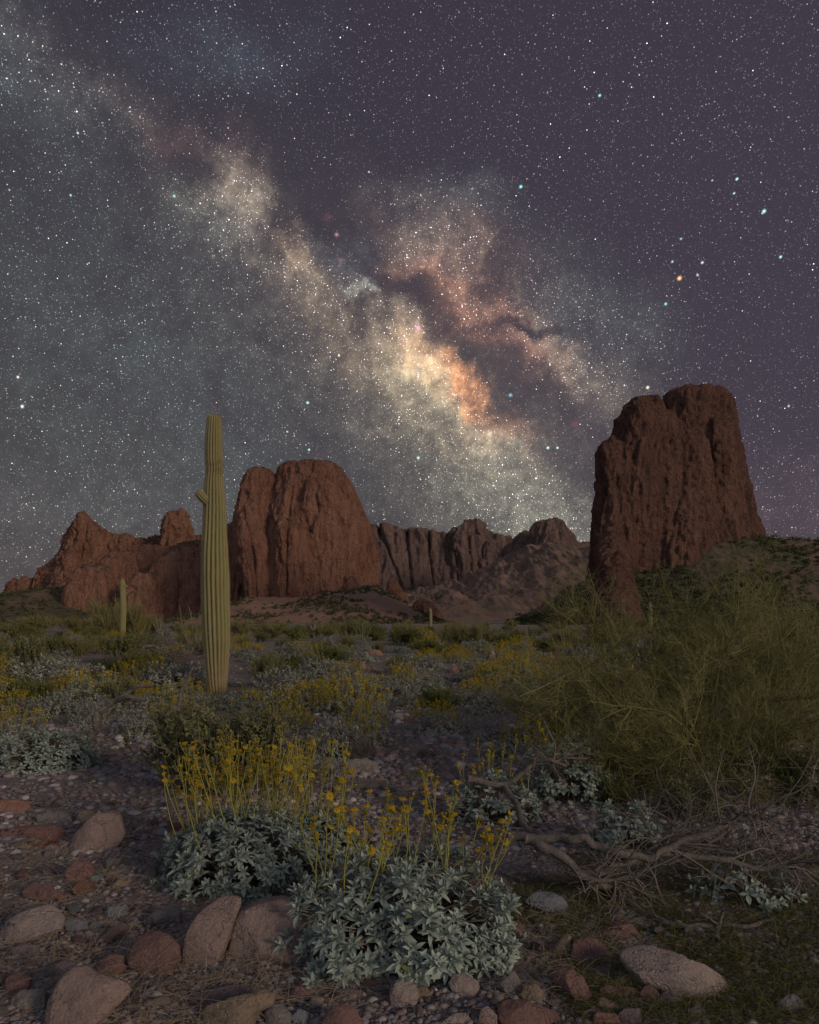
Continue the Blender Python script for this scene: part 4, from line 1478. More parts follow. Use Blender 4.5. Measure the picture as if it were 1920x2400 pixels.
g = np.random.default_rng(130)
d = 2.98
log('dead_branch', [([(1077, 1762, d + .15), (1172, 1770, d + .05), (1232, 1765, d), (1272, 1787, d - .02), (1367, 1810, d - .05), (1412, 1782, d), (1502, 1752, d), (1562, 1715, d + .03), (1595, 1695, d + .05)], .019, .010),
                    ([(1110, 1768, d + .05), (1142, 1782, d), (1182, 1802, d - .03), (1222, 1842, d - .08), (1277, 1837, d - .08), (1302, 1822, d - .06), (1367, 1808, d - .03)], .020, .010),
                    ([(1560, 1716, d + .03), (1582, 1714, d), (1608, 1722, d)], .007, .003),
                    ([(1350, 1806, d), (1402, 1765, d + .05), (1448, 1738, d + .08)], .011, .006),
                    ([(1392, 1795, d), (1487, 1807, d), (1537, 1812, d), (1597, 1832, d), (1642, 1822, d), (1687, 1830, d)], .013, .007),
                    ([(1222, 1842, d - .08), (1262, 1858, d - .1), (1300, 1850, d - .1)], .016, .006)],
    'large forked grey dead branch with cracked bark lying in front of the green tree', twigs=13, g=g)
log('dead_branch', [([(1215, 1850, 2.92), (1287, 1872, 3.0), (1327, 1912, 2.85), (1392, 1947, 2.72), (1442, 1960, 2.68), (1507, 1957, 2.7), (1582, 1960, 2.69), (1632, 1937, 2.76)], .017, .006),
                    ([(1507, 1989, 2.62), (1510, 1960, 2.66), (1525, 1915, 2.62)], .012, .005)],
    'long dark dead branch lying flat on the grass at the lower right', twigs=2, g=g, tw=.12)
d = 4.0
log('dead_branch', [([(985, 1640, d), (1062, 1657, d), (1102, 1627, d), (1127, 1602, d), (1162, 1597, d), (1242, 1597, d)], .018, .005),
                    ([(1127, 1602, d), (1160, 1600, d - .05), (1195, 1615, d - .08)], .014, .006),
                    ([(1062, 1657, d), (1087, 1692, d - .2), (1102, 1737, d - .4), (1122, 1760, d - .55)], .016, .012)],
    'arching grey dead branch in the middle, above the shaded flowering bush', twigs=4, g=g)
gy = lambda x, y: gp(x, y)[1]
log('dead_branch', [([(700, 1668, gy(700, 1670)), (760, 1656, gy(760, 1662)), (800, 1660, gy(800, 1664)), (835, 1670, gy(835, 1672)), (880, 1660, gy(880, 1668))], .022, .012), ([(875, 1662, gy(875, 1668)), (895, 1640, gy(880, 1668)), (915, 1620, gy(880, 1668))], .012, .005)],
    'fallen dark log behind the tall yellow flower stalks', twigs=2, g=g, tw=.15)
d = gy(172, 1592)
log('dead_branch', [([(168, 1600, d - .1), (190, 1565, d), (195, 1542, d), (204, 1537, d), (201, 1504, d), (217, 1495, d), (235, 1480, d), (264, 1463, d), (287, 1446, d), (328, 1444, d)], .040, .010),
                    ([(238, 1478, d), (273, 1466, d - .1), (308, 1475, d - .1)], .022, .008), ([(190, 1550, d), (183, 1530, d)], .02, .008)],
    'bare crooked dead branch standing up at left beside the cactus', g=g)
log('dead_branch', [([(150, 1604, gy(150, 1604)), (169, 1592, gy(169, 1596)), (193, 1587, gy(193, 1594)), (235, 1591, gy(235, 1594)), (290, 1585, gy(290, 1590))], .024, .010)],
    'straight grey dead branch flat on the ground at left', g=g)
d = gy(340, 1545)
log('dead_branch', [([(331, 1528, d), (351, 1507, d), (377, 1489, d), (380, 1460, d), (395, 1431, d), (408, 1400, d)], .030, .008),
                    ([(372, 1492, d), (410, 1489, d - .1), (433, 1501, d - .1), (462, 1512, d - .1), (466, 1532, d - .1)], .026, .008), ([(377, 1489, d), (398, 1470, d + .1)], .018, .006)],
    'twisted grey dead branch forking at the foot of the tall cactus', g=g)
d = gy(345, 1405)
log('dead_branch', [([(295, 1385, d), (302, 1362, d), (325, 1360, d), (350, 1372, d), (375, 1382, d), (410, 1375, d)], .05, .02),
                    ([(320, 1400, d), (350, 1385, d), (390, 1395, d)], .04, .02)],
    'arched dead branch over a heap of grey twigs, left of the cactus', twigs=40, g=g, tw=1.0)
for s in ([(188, 1645, gy(188, 1648)), (196, 1626, gy(188, 1648) - .05)],):
    log('wood_splinter', [(s, .014, .008)], 'short pale splinter of wood upright in the gravel patch at left', 'stick', g=g)
d = gy(660, 1345)
log('dead_snag', [([(658, 1343, d), (660, 1325, d), (664, 1312, d)], .14, .05), ([(659, 1328, d), (652, 1316, d)], .08, .04), ([(661, 1324, d), (671, 1316, d)], .08, .04)],
    'small pale dead snag in the middle distance under the dome', 'snag', mat='deadwood', g=g)
d = 5.2
log('dead_snag', [([(1569, 1412, d), (1600, 1375, d), (1650, 1345, d), (1684, 1307, d)], .012, .007)],
    'long pale leaning pole rising through the green tree at right', 'branch', mat='greenbark', g=g)

# ------------------------------------------------------------------ ocotillos
g = np.random.default_rng(140)
OC = []
for x, y, top, n, lean, lab in ((686, 1424, 1322, 9, (-.35, 0), 'spidery ocotillo with long canes leaning left, right of the cactus base'),
                                (337, 1338, 1288, 16, (0, 0), 'ocotillo with many short upright canes left of the cactus'),
                                (411, 1370, 1268, 8, (-.12, 0), 'tall sparse ocotillo touching the left side of the cactus'),
                                (764, 1360, 1308, 18, (0, 0), 'faint distant ocotillo fan below the dome talus'),
                                (1119, 1349, 1314, 10, (.1, 0), 'small ocotillo at the foot of the dark hill'),
                                (980, 1345, 1283, 2, (0, 0), 'single tall cane plant before the dark gap in the far cliffs')):
    b = gp(x, y)
    H = at(x, top, b[1])[2] - b[2]
    o = ocotillo('ocotillo', n, H * 1.05, g, .33 if n > 2 else .03, .012 * b[1] / 12, lean=lean)
    place(o, b)
    tag(o, lab, 'ocotillo')


# ------------------------------------------------------------------ middle distance: repeated shrubs
g = np.random.default_rng(200)
PRO = {
    'B': [brittlebush('brittlebush', .5, .5, .36, 330, 9, .058, .012, g, lod=2, mats='brittle_far'),
          brittlebush('brittlebush', .5, .45, .30, 300, 9, .055, .012, g, lod=2, mats='brittle_far'),
          brittlebush('brittlebush', .5, .5, .40, 300, 9, .060, .013, g, lod=2, mats='brittle_far')],
    'F': [brittlebush('brittlebush', .5, .5, .34, 300, 9, .058, .012, g, lod=2, mats='brittle_far', fl=150, stalkL=.16, flarea=.6),
          brittlebush('brittlebush', .5, .5, .36, 280, 9, .055, .012, g, lod=2, mats='brittle_far', fl=260, stalkL=.17, flarea=.9),
          brittlebush('brittlebush', .5, .45, .32, 280, 9, .058, .012, g, lod=2, mats='brittle_far', fl=90, stalkL=.20, flarea=.5)],
    'Y': [brittlebush('brittlebush', .5, .45, .30, 200, 8, .055, .011, g, lod=2, mats='brittle_far', fl=330, stalkL=.20, flarea=1)],
    'J': [leafy_bush('creosote_bush', .5, .5, .5, g, 14, 9, 7, 7, .030, .010, 'jojoba'),
          leafy_bush('creosote_bush', .5, .5, .42, g, 16, 9, 6, 7, .032, .011, 'creosote')],
    'P': [leafy_bush('palo_verde_bush', .5, .5, .48, g, 14, 12, 11, 3, .014, .004, 'verde_far', 'verde_far', r=(.010, .005, .0028), upright=.9),
          leafy_bush('palo_verde_bush', .5, .5, .40, g, 16, 12, 10, 3, .014, .004, 'verde_far', 'verde_far', r=(.010, .005, .0028), upright=.9)],
    'C': [leafy_bush('creosote_bush', .5, .5, .40, g, 16, 10, 8, 8, .026, .009, 'creosote', 'creosote')],
    'D': [leafy_bush('dry_bush', .5, .5, .32, g, 14, 10, 9, 0, wood='deadtwig', r=(.008, .004, .002), upright=.3)],
}
USED = set()
WHAT = {'B': ('grey green leafy mound', 'shrub'), 'F': ('grey green yellow flowered mound', 'shrub'), 'Y': ('mound covered in yellow flowers', 'shrub'),
        'J': ('dark olive bush', 'bush'), 'P': ('feathery yellow green bush', 'bush'), 'C': ('dark green bush', 'bush'), 'D': ('bare greyish pink twig bush', 'bush')}
LM = [(60, 'at the far left'), (210, 'before the jagged ridge'), (350, 'just left of the cactus'), (459, 'beside the cactus'), (560, 'just right of the cactus'), (700, 'below the rock dome'),
      (860, 'right of the dome talus'), (1000, 'before the far cliffs'), (1130, 'at the foot of the dark hill'), (1300, 'under the tower buttress'), (1500, 'behind the green tree'), (1720, 'at the right edge')]


def put(kind, x, y, wd, ht=None, g=g):
    """shrub standing at measured (x, y), wd wide and ht high in measured px"""
    p = gp(x, y)
    k = DS / F_PX * p[1]
    if kind == 'P' and ht and y < 1370:
        ht *= .8
    i = int(g.integers(len(PRO[kind])))
    pr = PRO[kind][i]
    sx = wd * k / (1.04 if kind not in 'BF' else .92)
    sz = sx * g.uniform(.9, 1.1) if ht is None else ht * k / .46
    p = p + [0, sx * .25, -.01]
    sc = (sx, sx, sz)
    rz = float(g.uniform(0, 6.28))
    if (kind, i) not in USED:
        USED.add((kind, i))
        o = place(pr, p, rz, sc)
    else:
        o = copy_tree(pr, p, rz, sc)
    where = min(LM, key=lambda q: abs(q[0] - x))[1]
    row = 'far' if y < 1338 else 'distant' if y < 1362 else 'midway' if y < 1420 else 'nearer' if y < 1480 else 'close'
    size = 'small' if sx < .75 else 'wide' if sx > 1.5 else 'medium'
    o['label'] = f"{size} {WHAT[kind][0]}, {row}, {where}"
    o['category'] = WHAT[kind][1]
    o['group'] = f"{WHAT[kind][0]} group {where}"
    SPOTS.append((x, y, wd))
    return o


SPOTS = []
for a in (('B', 97, 1512, 90, 62), ('B', 178, 1532, 80, 52), ('B', 200, 1450, 75, 50), ('B', 290, 1552, 105, 66), ('F', 102, 1424, 60, 32), ('F', 20, 1560, 110, 62), ('F', 130, 1470, 110, 40),
          ('J', 30, 1430, 110, 85), ('J', 245, 1398, 105, 58), ('J', 112, 1384, 80, 44), ('J', 560, 1448, 95, 58), ('J', 596, 1388, 52, 42), ('Y', 222, 1358, 110, 26), ('Y', 260, 1350, 60, 22),
          ('B', 532, 1396, 50, 28), ('B', 700, 1596, 115, 100), ('F', 760, 1575, 95, 95), ('B', 815, 1474, 96, 46), ('F', 540, 1500, 130, 40), ('F', 650, 1500, 120, 52), ('Y', 600, 1540, 110, 55),
          ('F', 385, 1475, 90, 40), ('F', 310, 1490, 90, 44), ('Y', 265, 1470, 110, 36), ('D', 632, 1448, 75, 50), ('D', 345, 1405, 110, 40), ('D', 760, 1605, 85, 60), ('D', 560, 1430, 60, 30), ('D', 540, 1590, 90, 40),
          ('B', 852, 1441, 88, 54), ('Y', 902, 1398, 60, 30), ('F', 964, 1398, 46, 24), ('F', 1033, 1440, 98, 40), ('B', 1108, 1467, 70, 32), ('B', 1030, 1506, 82, 44), ('F', 918, 1546, 118, 62),
          ('F', 1120, 1574, 114, 60), ('Y', 1105, 1394, 72, 24), ('B', 1100, 1405, 80, 26), ('B', 1130, 1420, 90, 30), ('C', 860, 1360, 105, 36), ('P', 955, 1366, 90, 56), ('P', 1010, 1368, 100, 62), ('P', 1090, 1358, 62, 40),
          ('C', 1148, 1374, 70, 30), ('P', 225, 1345, 130, 100), ('P', 262, 1352, 90, 96), ('P', 60, 1332, 130, 40), ('P', 150, 1330, 110, 36), ('C', 30, 1350, 90, 34), ('P', 300, 1338, 80, 48), ('C', 195, 1362, 60, 40), ('P', 560, 1345, 110, 40),
          ('P', 680, 1342, 100, 36), ('C', 620, 1350, 70, 30), ('C', 780, 1350, 90, 34), ('P', 500, 1340, 70, 42), ('P', 740, 1345, 80, 50), ('Y', 640, 1375, 60, 16), ('Y', 700, 1378, 110, 18), ('Y', 520, 1372, 70, 18),
          ('P', 1200, 1362, 90, 48), ('P', 1280, 1372, 110, 60), ('C', 1240, 1385, 80, 36), ('F', 1180, 1440, 80, 34), ('C', 1215, 1430, 90, 40), ('P', 1230, 1500, 130, 90), ('P', 1200, 1560, 100, 60), ('B', 1160, 1500, 90, 40),
          ('F', 880, 1640, 60, 22), ('P', 1480, 1400, 160, 90), ('P', 1640, 1410, 170, 110), ('C', 1560, 1450, 140, 70), ('J', 1700, 1480, 150, 90), ('C', 1380, 1430, 120, 60), ('J', 1450, 1600, 170, 110), ('J', 1600, 1640, 190, 120), ('C', 1330, 1640, 120, 70), ('J', 1720, 1700, 170, 110),
          ('B', 430, 1560, 90, 60), ('B', 905, 1458, 84, 40), ('B', 765, 1458, 90, 40), ('F', 695, 1466, 90, 36), ('F', 1000, 1462, 74, 30), ('B', 860, 1494, 76, 34), ('B', 1015, 1568, 70, 32), ('B', 780, 1520, 80, 46), ('D', 850, 1470, 80, 30), ('F', 1190, 1540, 90, 44), ('B', 1060, 1600, 80, 40), ('B', 690, 1640, 80, 44), ('D', 900, 1600, 70, 26), ('B', 480, 1490, 90, 36), ('B', 1150, 1440, 80, 32), ('F', 1180, 1410, 80, 28), ('B', 960, 1436, 70, 26), ('F', 360, 1530, 100, 50), ('B', 600, 1640, 100, 70), ('F', 20, 1500, 90, 40), ('C', 1290, 1700, 110, 60), ('J', 1480, 1740, 160, 90)):
    put(*a)
CLEAR = [(690, 800, 1402, 1436), (920, 990, 1405, 1430), (930, 990, 1470, 1500), (1065, 1150, 1468, 1508), (0, 80, 1435, 1460), (880, 960, 1510, 1660), (120, 300, 1545, 1700)]
n = tries = 0
while n < 310 and tries < 14000:
    tries += 1
    y = 1322 + 190 * g.random() ** 1.5
    x = g.uniform(-60, 1800)
    if y > 1500 and 850 < x < 1000:
        continue
    p = gp(x, y)
    size = {0: 1.0}[0] * g.uniform(.65, 1.35)
    k = F_PX / DS / p[1]
    kind = g.choice(list('BFYJCPD'), p=[.34, .24, .08, .10, .08, .10, .06]) if y > 1345 else g.choice(list('JCPYB'), p=[.12, .28, .45, .08, .07])
    if kind in 'PC' and y < 1345:
        size *= 1.6
    wd = size * k
    if any(x0 < x < x1 and y0 < y < y1 for x0, x1, y0, y1 in CLEAR):
        continue
    if any(abs(x - a) < (wd + c) * .27 and abs(y - b) < 2.5 + (y - 1300) * .045 for a, b, c in SPOTS):
        continue
    if abs(x - 459) < 75 and 1390 < y < 1530:
        continue
    put(str(kind), x, y, wd)
    n += 1
print('shrubs', n, len(SPOTS))


# ------------------------------------------------------------------ scrub on the talus slopes (uncountable)
def scrub(P, name, mat, n, g, smin, smax, vlo=.02, vhi=.95, mask=.0):
    nu, nv = P.shape[:2]
    V_, T_ = icos(1)
    u = g.uniform(0, nu - 1.001, n * 3)
    v = nv * (.38 + .62 * g.random(n * 3)) - 1.001
    v = np.clip(v, 0, nv - 1.001)
    i, j = u.astype(int), v.astype(int)
    c = P[i, j] * 1.0
    m = fbm(c * [.03, .03, .03] + 5, 4) + g.normal(0, .12, len(c)) > mask
    c = c[m][:n]
    k = len(c)
    s = g.uniform(smin, smax, k) * (.6 + .8 * g.random(k))
    # each a clump of leaf-sized faces
    m_ = 26
    B = np.repeat(c, m_, 0) + g.normal(0, .42, (k * m_, 3)) * np.repeat(s, m_)[:, None] * [1, 1, .55] + [0, 0, .0]
    B[:, 2] += np.repeat(s, m_) * .35
    V, q, ix = leaves(B, g.normal(size=B.shape) + [0, 0, .6], g.normal(size=B.shape), np.repeat(s, m_) * .55, np.repeat(s, m_) * .20, lod=2)
    t = np.clip(np.repeat(g.uniform(0, .7, k), m_) + g.normal(0, .12, k * m_), 0, .9)
    a = Acc()
    a.add(V, q, a=t[ix])
    o = obj(name, a.mesh(name), mat)
    tag(o, 'scattered dark green scrub on the slope', 'scrub', kind='stuff')


M['scrub'] = leaf_mat('scrub_leaf', (.055, .068, .03), (.11, .12, .05), None, .9, .1)
scrub(H1, 'hillside_scrub', M['scrub'], 1700, g, .6, 1.3, mask=.0)
scrub(H2, 'hillside_scrub', M['scrub'], 3800, g, .5, 1.2, mask=-.02)
scrub(H3, 'hillside_scrub', M['scrub'], 1800, g, .9, 2.0, mask=-.05)


# ------------------------------------------------------------------ foreground boulders, traced one by one
STONE = {
    'grey': rock_mat('grey_stone', (.27, .245, .225), (.22, .205, .20), (.15, .13, .13)),
    'pink': rock_mat('pinkish_stone', (.34, .255, .225), (.29, .22, .20), (.19, .15, .145)),
    'pale': rock_mat('pale_stone', (.40, .32, .285), (.33, .275, .255), (.22, .19, .185)),
    'red': rock_mat('red_stone', (.25, .15, .13), (.21, .13, .12), (.13, .085, .085)),
    'orange': rock_mat('orange_stone', (.33, .185, .14), (.28, .165, .13), (.17, .105, .09)),
    'purple': rock_mat('purple_stone', (.21, .165, .175), (.17, .14, .155), (.11, .095, .105)),
    'blue': rock_mat('blue_grey_stone', (.235, .25, .275), (.20, .215, .235), (.13, .14, .155)),
    'tan': rock_mat('tan_stone', (.31, .24, .175), (.26, .205, .155), (.17, .135, .11)),
}
ICO5, ICO4, ICO3, ICO2 = icos(5), icos(4), icos(3), icos(2)


def rock_from(pts, kind, label, beta=50, thick=.34, rough=1.0, seed=0, emb=.3):
    """boulder whose outline follows measured pts; its flat side leans back beta degrees from the horizontal"""
    pts = np.array(pts, float)
    low = pts[pts[:, 1].argmax()]
    cxm = pts[:, 0].mean()
    base = gp(cxm, min(low[1], 2330))
    nrm = np.array([0, -math.sin(math.radians(beta)), math.cos(math.radians(beta))])
    W = []
    o = np.array([0, 0, CAM_Z])
    for x, y in pts:
        d_ = ray(x, y)
        t = (base - o).dot(nrm) / d_.dot(nrm)
        W.append(o + d_ * t)
    W = np.array(W)
    ux = np.array([1.0, 0, 0])
    uy = np.cross(nrm, ux)
    # centroid in the plane
    q = np.stack([(W - base) @ ux, (W - base) @ uy], 1)
    c = (q.max(0) + q.min(0)) / 2
    # resample outline densely, polar radius
    n = len(q)
    dense = np.concatenate([q[i] + (q[(i + 1) % n] - q[i]) * np.linspace(0, 1, 24, endpoint=False)[:, None] for i in range(n)])
    k = np.hanning(11)
    k /= k.sum()
    dense = np.stack([np.convolve(np.pad(dense[:, j], 5, mode='wrap'), k, 'valid') for j in (0, 1)], 1)
    r_ = dense - c
    ph, rr = np.arctan2(r_[:, 1], r_[:, 0]), np.hypot(r_[:, 0], r_[:, 1])
    o_ = np.argsort(ph)
    ph, rr = ph[o_], rr[o_]
    V, T = ICO5
    phi = np.arctan2(V[:, 1], V[:, 0])
    R = np.interp(phi, ph, rr, period=2 * math.pi)
    s = np.sqrt(np.clip(1 - V[:, 2] ** 2, 0, 1))
    ext = np.minimum(*(q.max(0) - q.min(0)))
    th = ext * thick
    zz = np.sign(V[:, 2]) * np.abs(V[:, 2]) ** .62
    pl = s ** .42
    X = c[0] + np.cos(phi) * R * pl
    Y = c[1] + np.sin(phi) * R * pl
    Z = zz * th - th * emb
    # a few broken facets
    gg = np.random.default_rng(int(seed * 10) + 900)
    L = np.stack([X - c[0], Y - c[1], Z], 1) / (ext * .5)
    hx = np.abs(L).max(0)
    L = L / hx
    for _ in range(9):
        nn = unit(gg.normal(size=3) * [.5, .5, .2] + [0, 0, .9])
        h = (L @ nn)
        lim = np.quantile(h, gg.uniform(.76, .93))
        L = L - np.maximum(0, h - lim)[:, None] * nn * .88
    L = L * hx
    for j in (0, 1):       # bring the cut stone back to the traced size
        lo, hi = L[:, j].min(), L[:, j].max()
        want = (q[:, j].max() - q[:, j].min()) / (ext * .5)
        L[:, j] = (L[:, j] - (lo + hi) / 2) * want / (hi - lo)
    d_ = .05 * fbm(L * 1.3 + seed, 3) + .045 * fbm(L * 3.5 + seed, 4, ridged=True) + .020 * fbm(L * 12 + seed, 4, gain=.65)
    L = L + normz(L) * (d_ * rough)[:, None]
    L = L * ext * .5
    P = base + ux * (c[0] + L[:, 0:1]) + uy * (c[1] + L[:, 1:2]) + nrm * L[:, 2:3] - base
    o2 = obj('boulder', mesh('boulder', P, None, T), STONE[kind], loc=base)
    tag(o2, label, 'rock')
    HERO.append((pts[:, 0].min(), pts[:, 0].max(), pts[:, 1].min(), pts[:, 1].max()))
    return o2


